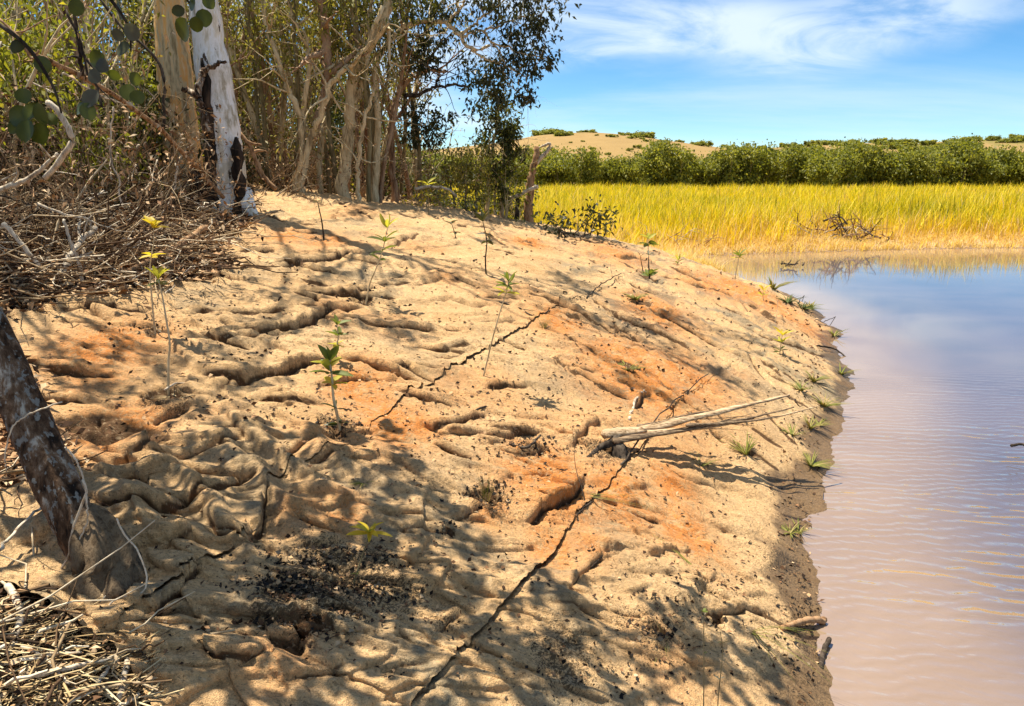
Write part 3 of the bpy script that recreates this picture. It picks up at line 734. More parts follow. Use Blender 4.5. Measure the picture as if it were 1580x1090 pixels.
def ground_sheet():
    azs = np.unique(np.concatenate((np.linspace(math.radians(-179.5), math.radians(-44), 40), np.linspace(math.radians(-44), math.radians(44), 230), np.linspace(math.radians(44), math.radians(180.5), 40))))
    rs = np.unique(np.concatenate(([0.05, .25, .5, .75], np.exp(np.arange(0, math.log(40), 0.0085)), np.exp(np.linspace(math.log(40), math.log(5000), 60)))))
    x, y, F = polar(azs, rs)
    z = base_h(x, y)
    D, s, _, _ = seg_dist(x, y, SHORE); d = D * s
    Dl, sl, _, _ = seg_dist(x, y, np.vstack((LEFT_EDGE, TOP_EDGE, CREST)))
    under = ((-Dl * sl) > -0.02) & (d > -0.3) & (y < 19.6) & (x > -6) & (y > 1.2)
    dz = relief(x, y)[2] * shore_soft(x, y)
    lit = (~under) & (d > 1.0) & (y < 24)
    z = z + np.where(under, np.minimum(dz, 0.0) - (0.055 + 0.02 * np.clip(np.hypot(x, y) / 8, 0, 2)) * sstep(0.0, 0.12, np.clip(-Dl * sl, 0, 9)) - 0.012, np.where(lit, 0.04 * fbm(x * 3, y * 3, 77, 3), 0))
    far = np.hypot(x, y)
    z = np.where(far > 130, np.maximum(z * 0 + 0.15, 0.15), z)
    e = y - (17.2 - 0.42 * x)
    field = sstep(1.0, 4.0, e) * sstep(-6, -2, x + .1 * (y - 16)) * sstep(.2, 2.2, d)
    field = np.maximum(field, sstep(50, 60, far))
    mud = sstep(.5, 2.5, e) * (1 - sstep(1.2, 3.2, d + .8 * fbm(x, y, 83, 3)))
    mud = np.maximum(mud, 1 - sstep(0, .3, d)) 
    wet = 1 - sstep(-0.05, 0.10, z)
    g = G(165, 672)
    red = np.exp(-((x - g[0]) ** 2 + (y - g[1]) ** 2) / .5 ** 2) * 0.6 * (under == 0)
    me = mesh_from('ground', np.stack((x, y, z), 1), F, {'field': field, 'mud': mud * (1 - (field > .9) * 0), 'wet': wet, 'red': red})
    tag(link('ground', me, MT['ground']), kind='structure')
def water_sheet():
    xs = np.concatenate((np.linspace(-8, 16, 160), np.linspace(17, 170, 40))); ys = np.linspace(-30, 27, 200); n = len(xs)
    X, Y = np.meshgrid(xs, ys)
    i = np.arange(199)[:, None] * n + np.arange(n - 1)[None, :]
    F = np.stack((i, i + 1, i + n + 1, i + n), -1).reshape(-1, 4)
    x, y = X.ravel(), Y.ravel()
    me = mesh_from('water', np.stack((x, y, 0 * x), 1), F, {'depth': np.clip(-base_h(x, y), 0, 3)})
    tag(link('water', me, MT['water']), kind='structure')
HX = np.array([-2500, 0, 300, 500, 650, 700, 780, 800, 830, 850, 900, 950, 1000, 1040, 1100, 1170, 1200, 1280, 1350, 1400, 1430, 1500, 1540, 1580, 1700, 2200, 4000])
HYp = np.array([255, 250, 245, 240, 236, 232, 224, 219, 214, 213, 210, 214, 221, 229, 233, 231, 228, 225, 227, 224, 221, 219, 217, 212, 206, 215, 250])
HY0 = 400.0
def hill_h(x, y):
    px = 790 + x / HY0 * FPX
    c = np.interp(px, HX, 270.0 - HYp)
    c = (c + np.interp(px - 14, HX, 270.0 - HYp) + np.interp(px + 14, HX, 270.0 - HYp)) / 3
    top = CAMH + c / FPX * HY0
    return (top * sstep(165, HY0, y) ** 0.85 * (1 - 0.75 * sstep(HY0 + 30, 760, y))) + (0.5 * fbm(x / 30, y / 30, 95, 4)) * sstep(170, 220, y) - 0.3
def hill_sheet():
    xs = np.linspace(-900, 1100, 320); ys = np.concatenate((np.linspace(150, 440, 90), np.linspace(450, 800, 20)))
    X, Y = np.meshgrid(xs, ys); n = len(xs); m = len(ys)
    i = np.arange(m - 1)[:, None] * n + np.arange(n - 1)[None, :]
    F = np.stack((i, i + 1, i + n + 1, i + n), -1).reshape(-1, 4)
    px = 790 + X / HY0 * FPX
    green = 0.14 * sstep(1040, 1400, px) + 0.16 * np.exp(-((px - 850) / 40) ** 2) * sstep(330, 380, Y) + 0.12 * sstep(1020, 1080, px) * (1 - sstep(1150, 1180, px)) - 0.05
    me = mesh_from('hill', np.stack((X.ravel(), Y.ravel(), hill_h(X, Y).ravel()), 1), F, {'green': green.ravel()})
    tag(link('hill', me, MT['hill']), kind='structure')
ground_sheet(); water_sheet(); hill_sheet(); seam_mats()
# ------------------------------------------------------------------ plants: generators
def unit(v): return v / (np.linalg.norm(v) + 1e-9)
def grow(mb, p, d, L, r, depth, tips, wander=0.25, lift=0.12, kids=(3, 4), sides=6, shrink=0.62, spread=0.8, var=0.5, seg=6, tip_r=0.35):
    P = [np.array(p, float)]; d = unit(np.array(d, float))
    for i in range(seg):
        d = unit(d + RNG.normal(0, wander, 3) * 0.5 + np.array((0, 0, lift)))
        P.append(P[-1] + d * L / seg)
    P = np.array(P)
    R = np.linspace(r, r * tip_r, len(P))
    mb.tube(P, R, max(3, sides), var if np.isscalar(var) else RNG.uniform(*var), cap=False)
    if depth == 0:
        for q in P[2:]: tips.append((q, d))
        return P
    for k in range(RNG.integers(kids[0], kids[1] + 1)):
        f = RNG.uniform(0.35, 1.0) if k else 1.0
        i = min(len(P) - 1, int(f * (len(P) - 1) + .5))
        T = unit(P[i] - P[i - 1])
        dd = unit(T + RNG.normal(0, spread, 3))
        grow(mb, P[i], dd, L * shrink * RNG.uniform(.7, 1.15), R[i] * 0.72, depth - 1, tips, wander, lift, kids, sides - 1, shrink, spread, var, max(3, seg - 1), tip_r)
    return P
def leaf_cloud(mb, C, R, n, L, W, clump=0.35, nclump=None, drop=0.3, var=None):
    """leaves gathered in clumps inside an ellipsoid of centre C, radii R"""
    C, R = np.asarray(C, float), np.asarray(R, float)
    nclump = nclump or max(4, n // 45)
    c = RNG.normal(size=(nclump, 3)); c /= np.linalg.norm(c, axis=1)[:, None]
    c *= (RNG.random((nclump, 1)) ** 0.45)
    k = RNG.integers(0, nclump, n)
    P = C + (c[k]) * R + RNG.normal(size=(n, 3)) * clump * R.mean() * RNG.uniform(.4, 1.2, (nclump, 1))[k]
    D = RNG.normal(size=(n, 3)); D[:, 2] -= drop
    tone = RNG.random(nclump)
    v = np.clip(tone[k] * 0.55 + RNG.random(n) * 0.5, 0, 1) if var is None else np.full(n, var) + RNG.normal(0, .1, n)
    mb.leaves(P, D, L * RNG.uniform(.6, 1.25, n), W * RNG.uniform(.7, 1.2, n), v)
def tips_leaves(mb, tips, per, L, W, jit, drop=0.4, var=None):
    n = len(tips) * per
    P = np.repeat(np.array([t[0] for t in tips]), per, 0) + RNG.normal(size=(n, 3)) * jit
    D = np.repeat(np.array([t[1] for t in tips]), per, 0) * 0.5 + RNG.normal(size=(n, 3)) * 0.8
    D[:, 2] -= drop
    tone = np.repeat(RNG.random(len(tips)), per)
    v = np.clip(tone * 0.5 + RNG.random(n) * 0.5, 0, 1) if var is None else np.clip(np.full(n, var) + RNG.normal(0, .15, n), 0, 1)
    mb.leaves(P, D, L * RNG.uniform(.6, 1.25, n), W * RNG.uniform(.7, 1.2, n), v)
# ------------------------------------------------------------------ far trees and hillside bushes
def far_tree(h, w, nl):
    root = empty('far_tree', (0, 0, 0))
    tag(root, 'low rounded green tree in the wood beyond the yellow reeds', 'tree', 'trees of the far wood')
    tr = MB(); tips = []
    for k in range(RNG.integers(2, 4)):
        a = RNG.uniform(0, 6.28)
        grow(tr, (0.12 * math.cos(a), 0.12 * math.sin(a), -0.2), (0.35 * math.cos(a), 0.35 * math.sin(a), 1), h * .72, .11, 1, tips, 0.3, .1, (3, 4), 5, .5, .7)
    tr.build('trunk', MT['olive_bark'], root)
    cr = MB()
    for k in range(9):
        a = RNG.uniform(0, 6.28); q = RNG.uniform(.1, .75)
        leaf_cloud(cr, (w * .55 * q * math.cos(a), w * .55 * q * math.sin(a), h * RNG.uniform(.26, .84)), (w * .24, w * .24, h * .17), nl // 9, .36, .24, .42, 18)
    cr.build('crown', MT['far_leaf'], root)
    return root
def far_wood():
    protos = [far_tree(5.3, 4.6, 2600), far_tree(6.1, 4.6, 2800), far_tree(4.7, 4.4, 2400)]
    used = [False] * 3
    def place(x, y, s, zs):
        i = int(RNG.integers(0, 3))
        o = protos[i] if not used[i] else copy_tree(protos[i])
        used[i] = True
        o.location = (x, y, max(0.1, float(hill_h(np.array([x]), np.array([y]))[0]) if y > 160 else 0.1))
        o.rotation_euler = (0, 0, RNG.uniform(0, 6.28)); o.scale = (s, s, s * zs)
    for row, (y0, x0, x1, st) in enumerate(((96, -30, 76, 1.9), (103, -30, 82, 2.2), (112, 0, 92, 3.6), (128, 22, 104, 4.0), (146, 40, 118, 4.5))):
        x = x0
        while x < x1:
            right = sstep(20, 60, x)
            place(x + RNG.normal(0, .5), y0 + RNG.normal(0, 1.6), RNG.uniform(.84, 1.0) * (1 + .08 * right), RNG.uniform(.92, 1.06))
            x += st * RNG.uniform(.75, 1.25)
    # scattered bushes climbing the low right hand side of the hill
    b = []
    for k in range(2):
        root = empty('hill_bush', (0, 0, 0))
        tag(root, 'dark low bush on the grassy hillside behind the wood', 'bush', 'bushes on the far hill')
        cr = MB()
        for q in range(5): leaf_cloud(cr, RNG.normal(0, 1, 3) * (1.6, 1.6, .3) + (0, 0, 1.2), (1.3, 1.3, .9), 130, .9, .6, .35, 10)
        cr.build('crown', MT['far_leaf'], root)
        st = MB(); grow(st, (0, 0, -.4), (0, 0, 1), 1.6, .12, 1, [], .3, .1, (3, 4), 4); st.build('stem', MT['olive_bark'], root)
        b.append(root)
    ub = [False, False]
    def bush(x, y, s):
        i = int(RNG.integers(0, 2)); o = b[i] if not ub[i] else copy_tree(b[i]); ub[i] = True
        o.location = (x, y, float(hill_h(np.array([x]), np.array([y]))[0])); o.rotation_euler = (0, 0, RNG.uniform(0, 6.28)); o.scale = (s, s, s * .8)
    n = 0
    while n < 150:
        x, y = RNG.uniform(40, 300), RNG.uniform(175, 390)
        px = 790 + x / y * FPX
        if px > 1640 or px < 1000: continue
        dens = 0.12 + 0.95 * sstep(1050, 1420, px) * sstep(-.2, .15, fbm(x / 25, y / 40, 97, 2) + .22)
        if RNG.random() < dens: bush(x, y, RNG.uniform(.7, 1.25)); n += 1
    n = 0
    while n < 34:
        px, y = RNG.uniform(780, 1060), RNG.uniform(250, 370); x = (px - 790) / FPX * y
        if fbm(np.array([x / 18]), np.array([y / 30]), 99, 2)[0] > .0: bush(x, y, RNG.uniform(.25, .6)); n += 1
    for px, py, s in ((842, 214, 1.5), (832, 217, 1.4), (852, 213, 1.3), (862, 216, 1.0), (872, 214, .7), (890, 211, .8), (904, 209.5, 1.0), (968, 215, 1.0), (978, 217, 1.3), (988, 219, 1.4), (996, 221, 1.2), (868, 225, 1.1), (860, 226, .9), (875, 226, .8), (846, 221, 1.2),
        (1042, 230, .8), (1080, 233, 1), (1062, 232, .8), (1160, 229, .7), (1198, 227, 1.0), (1206, 227, .8), (1236, 227, 1.2), (1250, 227, 1.0), (1302, 225, 1.0), (1330, 226, .8)):
        y = HY0 - 6 - (py - 209) * 1.2 if py < 224 or px > 1030 else HY0 - 60
        bush((px - 790) / FPX * y, y, s)
far_wood()
# ------------------------------------------------------------------ reed flat
def reeds():
    def clumps(n, y0, y1, hh, hj, nb, lean, varf, w0, keep):
        y = np.exp(RNG.uniform(math.log(y0), math.log(y1), n))
        x = RNG.uniform(-0.30, .80, n) * y
        D, s, _, _ = seg_dist(x, y, SHORE); d = D * s
        e = y - (17.2 - 0.42 * x)
        m = keep(x, y, d, e); x, y, d = x[m], y[m], d[m]
        k = len(x)
        z = base_h(x, y)
        H = hh * (0.75 + .5 * RNG.random(k)) * (1 + .55 * fbm(x / 2.2, y / 3, 101, 3)) * (0.55 + 0.45 * sstep(0.3, 4.0, d)) 
        xs, ys, zs, Hs, ds = [np.repeat(v, nb) for v in (x, y, z, H, d)]
        kk = k * nb
        bx, by = xs + RNG.normal(0, .10, kk), ys + RNG.normal(0, .10, kk)
        hgt = Hs * RNG.uniform(.55, 1.1, kk)
        a = RNG.uniform(0, 6.28, kk); ln = np.abs(RNG.normal(0, lean, kk)) * hgt
        w = w0 * (0.6 + ys / 45)
        wx, wy = -np.sin(a) * w * .5, np.cos(a) * w * .5
        lx, ly = np.cos(a) * ln, np.sin(a) * ln
        V = np.stack((np.stack((bx - wx, by - wy, zs - .03), 1), np.stack((bx + wx, by + wy, zs - .03), 1),
                      np.stack((bx + wx * .8 + lx * .35, by + wy * .8 + ly * .35, zs + hgt * .6), 1), np.stack((bx - wx * .8 + lx * .35, by - wy * .8 + ly * .35, zs + hgt * .6), 1),
                      np.stack((bx + lx, by + ly, zs + hgt), 1)), 1).reshape(-1, 3)
        b = np.arange(kk)[:, None] * 5
        F = np.vstack((b + np.array((0, 1, 2, 3)), b + np.array((3, 2, 4, 4))))
        return V, F, np.repeat(np.clip(varf(xs, ys, ds, kk), 0, 1), 5)
    def build(name, parts, kind='stuff'):
        Vs, Fq, Ft, A, n = [], [], [], [], 0
        for V, F, a in parts:
            q = F[F[:, 3] != F[:, 2]]; t = F[F[:, 3] == F[:, 2]][:, :3]
            Vs.append(V); Fq.append(q + n); Ft.append(t + n); A.append(a); n += len(V)
        V = np.vstack(Vs); q = np.vstack(Fq); t = np.vstack(Ft)
        me = bpy.data.meshes.new(name)
        me.vertices.add(len(V)); me.vertices.foreach_set('co', V.astype(np.float32).ravel())
        lp = np.concatenate((q.ravel(), t.ravel())).astype(np.int32)
        me.loops.add(len(lp)); me.loops.foreach_set('vertex_index', lp)
        me.polygons.add(len(q) + len(t))
        tot = np.concatenate((np.full(len(q), 4), np.full(len(t), 3))).astype(np.int32)
        me.polygons.foreach_set('loop_start', np.concatenate(([0], np.cumsum(tot)[:-1])).astype(np.int32)); me.polygons.foreach_set('loop_total', tot)
        me.update(calc_edges=True)
        at_ = me.attributes.new('var', 'FLOAT', 'POINT'); at_.data.foreach_set('value', np.concatenate(A).astype(np.float32))
        tag(link(name, me, MT['reed']), kind=kind)
    tall = clumps(34000, 17.5, 96, .98, 0, 5, .42, lambda x, y, d, k: .40 + .30 * fbm(x / 2.5, y / 4, 103, 4) + RNG.normal(0, .16, k) + .42 * (RNG.random(k) < .05) - .3 * (RNG.random(k) < .10) + .30 * (1 - sstep(.5, 4.5, d)) , .026, lambda x, y, d, e: (d > .7) & (e > 1.2) & (RNG.random(len(x)) < sstep(.5, 3.0, d + .9 * fbm(x / 2, y / 2, 107, 2)) * sstep(.8, 3.5, e)))
    dry = clumps(22000, 17, 32, .42, 0, 5, 1.2, lambda x, y, d, k: .86 + RNG.normal(0, .10, k), .014, lambda x, y, d, e: (d > .03) & (d < 4.5) & (e > .2) & (RNG.random(len(x)) < 1 - sstep(1.5, 4.5, d)))
    build('reed_bed', [tall]); build('dry_reed_litter', [dry])
reeds()
# ------------------------------------------------------------------ the wood on the left
def limb(mb, px, Y, r0, r1, n=24, sides=8, jit=0.01, dY=0.0, lump=0.06, var=0.5):
    """a stem traced by (px, py) at a distance Y (dY: how much farther its tip is)"""
    k = len(px)
    P = curve_pts([at(a, b, Y + dY * i / max(1, k - 1)) for i, (a, b) in enumerate(px)], n)
    P = P + RNG.normal(0, jit, P.shape)
    mb.tube(P, np.linspace(r0, r1, n), sides, var, lump)
    return P
def thing(name, loc, label, cat, group=None):
    return tag(empty(name, loc), label, cat, group)
def gz(x, y): return float(base_h(np.array([x]), np.array([y]))[0])
def shade_crown(root, anchors, bmat, lmat, spots, L, W, n):
    """a crown of leaf sprays on thin limbs, each unseen spray placed to throw shade on a ground spot (px, py, radius px) from a height"""
    l, c = MB(), MB(); k0 = np.array((SUN.x / SUN.z, SUN.y / SUN.z, 1.0))
    for (px, py, rp, h) in spots:
        g = G(px, py); z = gz(g[0], g[1]); D = math.hypot(g[0], g[1]); r = rp / FPX * D; h *= 1.15
        lo = CAMH + .25 * (g[1] + h * k0[1]) + r * 1.5 + .15 - z
        C = np.array((g[0], g[1], z)) + k0 * max(h, lo)  # unseen spray set up-sun so its shade lands on the spot
        a = min(anchors, key=lambda q: np.linalg.norm(np.array(q) - C) + RNG.uniform(0, 1.2)); a = np.array(a)
        mid = (a + C) / 2 + np.array((0, 0, .35)) + RNG.normal(0, .2, 3)
        mid[2] = max(mid[2], CAMH + .26 * mid[1] + .25)
        P = curve_pts([a, mid, C], 14) + RNG.normal(0, .015, (14, 3)); l.tube(P, np.linspace(.022, .006, 14), 6, .5, .05, cap=False)
        m = int(n * max(.6, min(3.0, (r / .28) ** 2)))
        nc = max(4, m // 14); cc = RNG.normal(0, .55, (nc, 3)) * r * (1, 1.5, .8)
        for q in cc: l.tube(curve_pts([P[10], (P[10] + C + q) / 2 + RNG.normal(0, .03, 3), C + q], 6), np.linspace(.006, .003, 6), 4, .5, cap=False)
        k = RNG.integers(0, nc, m); Pl = C + cc[k] + RNG.normal(0, .085, (m, 3)) * (1 + r)
        d = RNG.normal(size=(m, 3)); d[:, 2] -= .4
        c.leaves(Pl, d, L * RNG.uniform(.7, 1.25, m), W * RNG.uniform(.8, 1.25, m))
    l.build('limb', MT[bmat], root); c.build('crown', MT[lmat], root)
def white_gum():
    Y = 10.2
    b = at(335, 325, Y)
    root = thing('white_gum_tree', (b.x, b.y, gz(b.x, b.y)), 'old white barked gum with a fire scarred base and a second orange streaked trunk', 'tree')
    w = MB()
    P = curve_pts([at(358, 345, Y), at(354, 318, Y), at(349, 270, Y), at(344, 215, Y), at(337, 165, Y), at(329, 110, Y), at(321, 60, Y), at(314, 0, Y), at(305, -110, Y), at(290, -260, Y + .2), at(330, -420, Y - .3)], 60)
    t = np.linspace(0, 1, 60)
    R = np.interp(t, [0, .06, .14, .3, .5, .75, 1], [.40, .31, .255, .235, .215, .17, .09])
    th = RNG.normal(0, .05, 60)
    w.tube(P, R * (1 + .04 * np.sin(t * 40)), 20, .5, .05)
    # buttress roots
    for a, b2 in (((372, 300), (398, 342)), ((352, 310), (350, 352)), ((340, 312), (318, 346))):
        q0, q1 = at(*a, Y - .1), at(*b2, Y - .35); q1.z = gz(q1.x, q1.y) - .03
        w.tube(curve_pts([q0, (q0 + q1) / 2 + Vector((0, 0, -.05)), q1], 8), np.linspace(.15, .05, 8), 9, .5, .1)
    w.build('trunk', MT['white_bark'], root)
    c = MB()
    P2 = curve_pts([at(283, 345, Y + .25), at(284, 310, Y + .25), at(282, 250, Y + .25), at(276, 190, Y + .25), at(270, 120, Y + .25), at(265, 60, Y + .25), at(261, 0, Y + .25), at(250, -120, Y + .3), at(215, -300, Y + .4), at(180, -420, Y + .2)], 50)
    c.tube(P2, np.interp(np.linspace(0, 1, 50), [0, .1, .25, .6, 1], [.36, .29, .245, .20, .09]), 18, .5, .05)
    c.build('trunk', MT['cream_bark'], root)
    # charred hollow strips standing proud between the trunks and down the right flank
    s = MB()
    for path, r in (([(312, 90), (318, 130), (322, 170), (326, 230), (330, 290), (336, 340)], .055), ([(318, 205), (325, 260), (322, 345)], .085), ([(364, 212), (366, 250), (370, 300), (366, 348)], .075), ([(300, 250), (305, 300), (300, 345)], .10)):
        s.tube(curve_pts([at(a, b3, Y - .23) for a, b3 in path], 18) + RNG.normal(0, .008, (18, 3)), np.interp(np.linspace(0, 1, 18), [0, .2, .8, 1], [.25 * r, r, r * .9, r * 1.1]), 9, .5, .2)
    s.build('charred_bark', MT['burnt_bark'], root)
    # dark branch growing across the trunk
    d = MB()
    limb(d, [(283, 138), (296, 142), (306, 152), (312, 172), (318, 205)], Y - .32, .03, .06, 20, 8)
    limb(d, [(305, 150), (310, 118), (318, 108), (336, 97), (346, 96)], Y - .30, .05, .018, 20, 8)
    d.build('branch', MT['dark_bark'], root)
    # high limbs and crown, above the frame; its sprays are arranged to throw the leaf shade on the upper bank
    shade_crown(root, [P[50], P[54], P[58], P2[44], P2[48]], 'white_bark', 'leaf_olive', [(430, 470, 62, 5.2), (470, 500, 44, 5.6), (400, 520, 40, 5.0), (620, 520, 34, 6.0), (590, 500, 30, 5.8), (400, 605, 42, 4.6), (520, 430, 40, 6.2), (640, 445, 34, 6.4), (700, 420, 30, 6.6), (780, 470, 36, 6.6), (850, 440, 36, 6.8), (900, 440, 46, 7.0), (960, 500, 46, 6.8), (880, 475, 30, 6.6), (1050, 560, 40, 6.4), (1000, 600, 36, 6.2), (1120, 590, 38, 6.2), (1010, 540, 36, 6.4), (700, 335, 40, 6.5), (560, 330, 40, 6.2), (460, 395, 34, 5.6), (340, 560, 36, 4.6), (760, 375, 36, 6.8), (1060, 500, 36, 6.6), (1150, 530, 36, 6.4)], .15, .065, 60)
white_gum()
def overhang():
    """unseen tall neighbour left of the frame; its spreading crown is arranged to throw leaf shade on the bank"""
    x, y = -5.4, 6.3
    root = thing('spreading_gum_tree', (x, y, gz(x, y)), 'unseen tall spreading tree left of the view, its crown shading the bank', 'tree')
    t = MB()
    P = curve_pts([(x, y, gz(x, y) - .2), (x + .1, y, 2.6), (x + .15, y + .1, 4.2), (x + .2, y, 5.4), (x + .4, y - .1, 6.4)], 26)
    t.tube(P, np.linspace(.16, .08, 26), 12, .5, .06)
    t.build('trunk', MT['red_bark'], root)
    shade_crown(root, [P[18], P[22], P[25]], 'red_bark', 'leaf_olive', [(120, 620, 50, 4.6), (210, 610, 40, 4.6), (260, 690, 70, 4.2), (330, 650, 50, 4.4), (180, 560, 36, 5.0), (300, 560, 36, 5.0), (90, 560, 40, 4.8), (120, 400, 60, 5.0), (200, 420, 50, 5.0), (40, 420, 60, 4.6)], .13, .06, 46)
overhang()
LEANER = {}
def leaning_tree():
    b = SP(150, 880)
    root = thing('leaning_tree', b, 'dark rough trunk leaning out of the near left corner, lichen grey on its upper side', 'tree')
    t = MB()
    P = curve_pts([SP(160, 900, -.12) + Vector((0, .05, 0)), at(130, 835, 2.38), at(95, 765, 2.42), at(58, 680, 2.48), at(18, 590, 2.54), at(-22, 500, 2.60), at(-85, 380, 2.7), at(-170, 200, 2.8), at(-260, -100, 2.9), at(-300, -420, 3.0)], 70)
    R = np.interp(np.linspace(0, 1, 70), [0, .05, .12, .25, .5, 1], [.09, .072, .068, .072, .068, .05])
    t.tube(P, R, 36, .5, .05, ridge=(6, .045))
    t.build('trunk', MT['dark_bark'], root)
    s = MB()
    Q = curve_pts([at(128, 785, 2.36), at(146, 815, 2.33), at(158, 850, 2.30), at(165, 885, 2.28), SP(168, 925, -.08)], 24)
    s.tube(Q, np.interp(np.linspace(0, 1, 24), [0, .15, .5, .8, 1], [.02, .05, .082, .10, .12]), 40, .5, .05, ridge=(5, .18))
    s.build('root_flare', MT['stump_bark'], root)
    # crown over the viewer's left shoulder, above the frame, its sprays set to shade the mat; one limb droops into the picture
    top = P[52]
    shade_crown(root, [P[66], P[69]], 'dark_bark', 'leaf_gloss', [(400, 705, 80, 2.9), (330, 740, 60, 2.8), (470, 760, 60, 2.9), (600, 740, 54, 3.2), (650, 770, 44, 3.2), (500, 830, 90, 2.8), (420, 850, 80, 2.7), (330, 890, 90, 2.6), (250, 850, 70, 2.5), (280, 960, 90, 2.5), (640, 880, 44, 2.8), (725, 855, 34, 2.9), (790, 1010, 50, 2.8), (720, 960, 40, 2.8), (660, 1040, 110, 2.6), (560, 960, 70, 2.6), (450, 1050, 110, 2.5), (340, 1060, 80, 2.5), (870, 1075, 40, 2.7), (1010, 1085, 40, 2.7), (1180, 1050, 34, 2.8), (540, 700, 50, 3.1), (230, 760, 60, 2.5), (100, 800, 60, 2.4), (900, 960, 34, 2.9), (1080, 1010, 30, 2.8), (390, 960, 70, 2.6), (590, 820, 44, 2.9)], .125, .08, 62)
    LEANER['root'], LEANER['top'], LEANER['P'] = root, top, P
leaning_tree()
LEAFM = {}
def single_leaf_mesh(kind):
    """one leaf, base at origin, pointing +X, unit length"""
    if kind in LEAFM: return LEAFM[kind]
    if kind == 'round': W = [0, .52, .80, .86, .72, .42, 0]; X = [0, .12, .32, .55, .75, .91, 1]; cup = .10; bend = -.06
    elif kind == 'lance': W = [0, .12, .22, .26, .22, .13, 0]; X = [0, .12, .3, .5, .7, .88, 1]; cup = .30; bend = -.22
    else: W = [0, .22, .36, .38, .30, .16, 0]; X = [0, .12, .3, .5, .7, .88, 1]; cup = .22; bend = -.14
    V, F = [], []
    for i, (x, w) in enumerate(zip(X, W)):
        zc = bend * x * x
        V += [(x, -w / 2, zc + w * cup), (x, 0, zc), (x, w / 2, zc + w * cup)]
    for i in range(len(X) - 1):
        a = i * 3
        F += [(a, a + 1, a + 4, a + 3), (a + 1, a + 2, a + 5, a + 4)]
    me = mesh_from('leaf', V, F, {'var': np.clip(np.tile([.35, .65, .5], len(X)) + RNG.normal(0, .05, len(X) * 3), 0, 1)})
    LEAFM[kind] = me
    return me
MESH_BY_MAT = {}
def add_leaf(parent, pos, direc, L, kind, mat, nrm=None, base=None, wid=1.0):
    key = (kind, mat)
    if key not in MESH_BY_MAT:
        me = single_leaf_mesh(kind).copy(); me.materials.clear(); me.materials.append(MT[mat]); MESH_BY_MAT[key] = me
    X = Vector(direc).normalized()
    Zv = Vector(nrm) if nrm is not None else Vector((RNG.normal(0, .4), RNG.normal(0, .4), 1))
    Yv = Zv.cross(X).normalized(); Zv = X.cross(Yv)
    o = bpy.data.objects.new('leaf', MESH_BY_MAT[key]); COL.objects.link(o)
    o.parent = parent; KIDS.setdefault(parent.name, []).append(o)
    mat3 = Matrix((X * L, Yv * L * wid, Zv * L)).transposed()
    m = mat3.to_4x4(); m.translation = Vector(pos) - Vector(wloc(parent))
    o.matrix_local = m
    return o
def drooping_leaves():
    root, top = LEANER['root'], LEANER['top']
    def spray(path, Y, r, leaves, mat):
        b = MB(); pts = [top] + [at(a, c, Y) for a, c in path]
        P = curve_pts(pts, 30); b.tube(P, np.linspace(r, .0035, 30), 6, .5, .05)
        br = b.build('branch', MT['dark_wood'], root)
        for (a, c, rad, dxp, dyp, m) in leaves:
            L = 2 * rad / FPX * Y * 1.02
            ctr = at(a, c, Y + RNG.uniform(-.04, .04)); d = at(a + dxp, c + dyp, Y + RNG.uniform(-6, 6) / FPX * Y) - at(a, c, Y)
            d.normalize()
            add_leaf(br, ctr - d * L * .5, d, L, 'round', m or mat, nrm=(RNG.normal(0, .45), -1, RNG.normal(.1, .45)))
    spray([(60, -160), (190, -120), (262, -40), (292, 5)], 3.6, .016, [(283, 46, 18, -2, 10, None), (303, 38, 11, 1, 10, None), (315, 28, 13, 2, 10, None), (275, 17, 9, -10, 3, 'leaf_dark'), (322, 4, 10, 6, 8, None), (297, 8, 9, -4, 8, None)], 'leaf_gloss')
    spray([(-10, -140), (120, -90), (165, -10), (198, 40), (202, 80)], 3.4, .014, [(203, 50, 13, 6, 8, 'leaf_grey'), (190, 76, 13, -10, 3, 'leaf_dark'), (182, 54, 10, -9, -2, 'leaf_grey'), (150, 92, 15, -10, 5, None), (158, 102, 12, 8, 6, 'leaf_grey'), (176, 116, 9, 8, 4, None), (146, 118, 12, 8, 6, 'leaf_grey'), (197, 142, 13, 2, 10, None), (186, 16, 13, 3, 10, 'leaf_dark'), (118, 12, 12, -3, 10, None)], 'leaf_gloss')
    spray([(-60, -60), (-20, 20), (40, 70), (80, 130), (95, 175)], 3.2, .014, [(30, 180, 18, -9, 5, None), (48, 172, 15, -5, 7, None), (64, 176, 16, 3, 8, None), (40, 202, 17, -1, 10, None), (62, 206, 17, 3, 10, None), (24, 196, 13, -9, 8, None), (76, 184, 13, 9, 6, None), (136, 172, 13, 5, 9, None), (124, 168, 11, -7, 7, None), (140, 152, 15, 4, -5, 'leaf_grey'), (36, 148, 13, -3, -8, None), (66, 100, 13, 5, 9, None), (28, 72, 12, -7, 6, 'leaf_dark'), (208, 122, 11, 5, 7, None), (212, 150, 12, 5, 8, None)], 'leaf_gloss')
drooping_leaves()
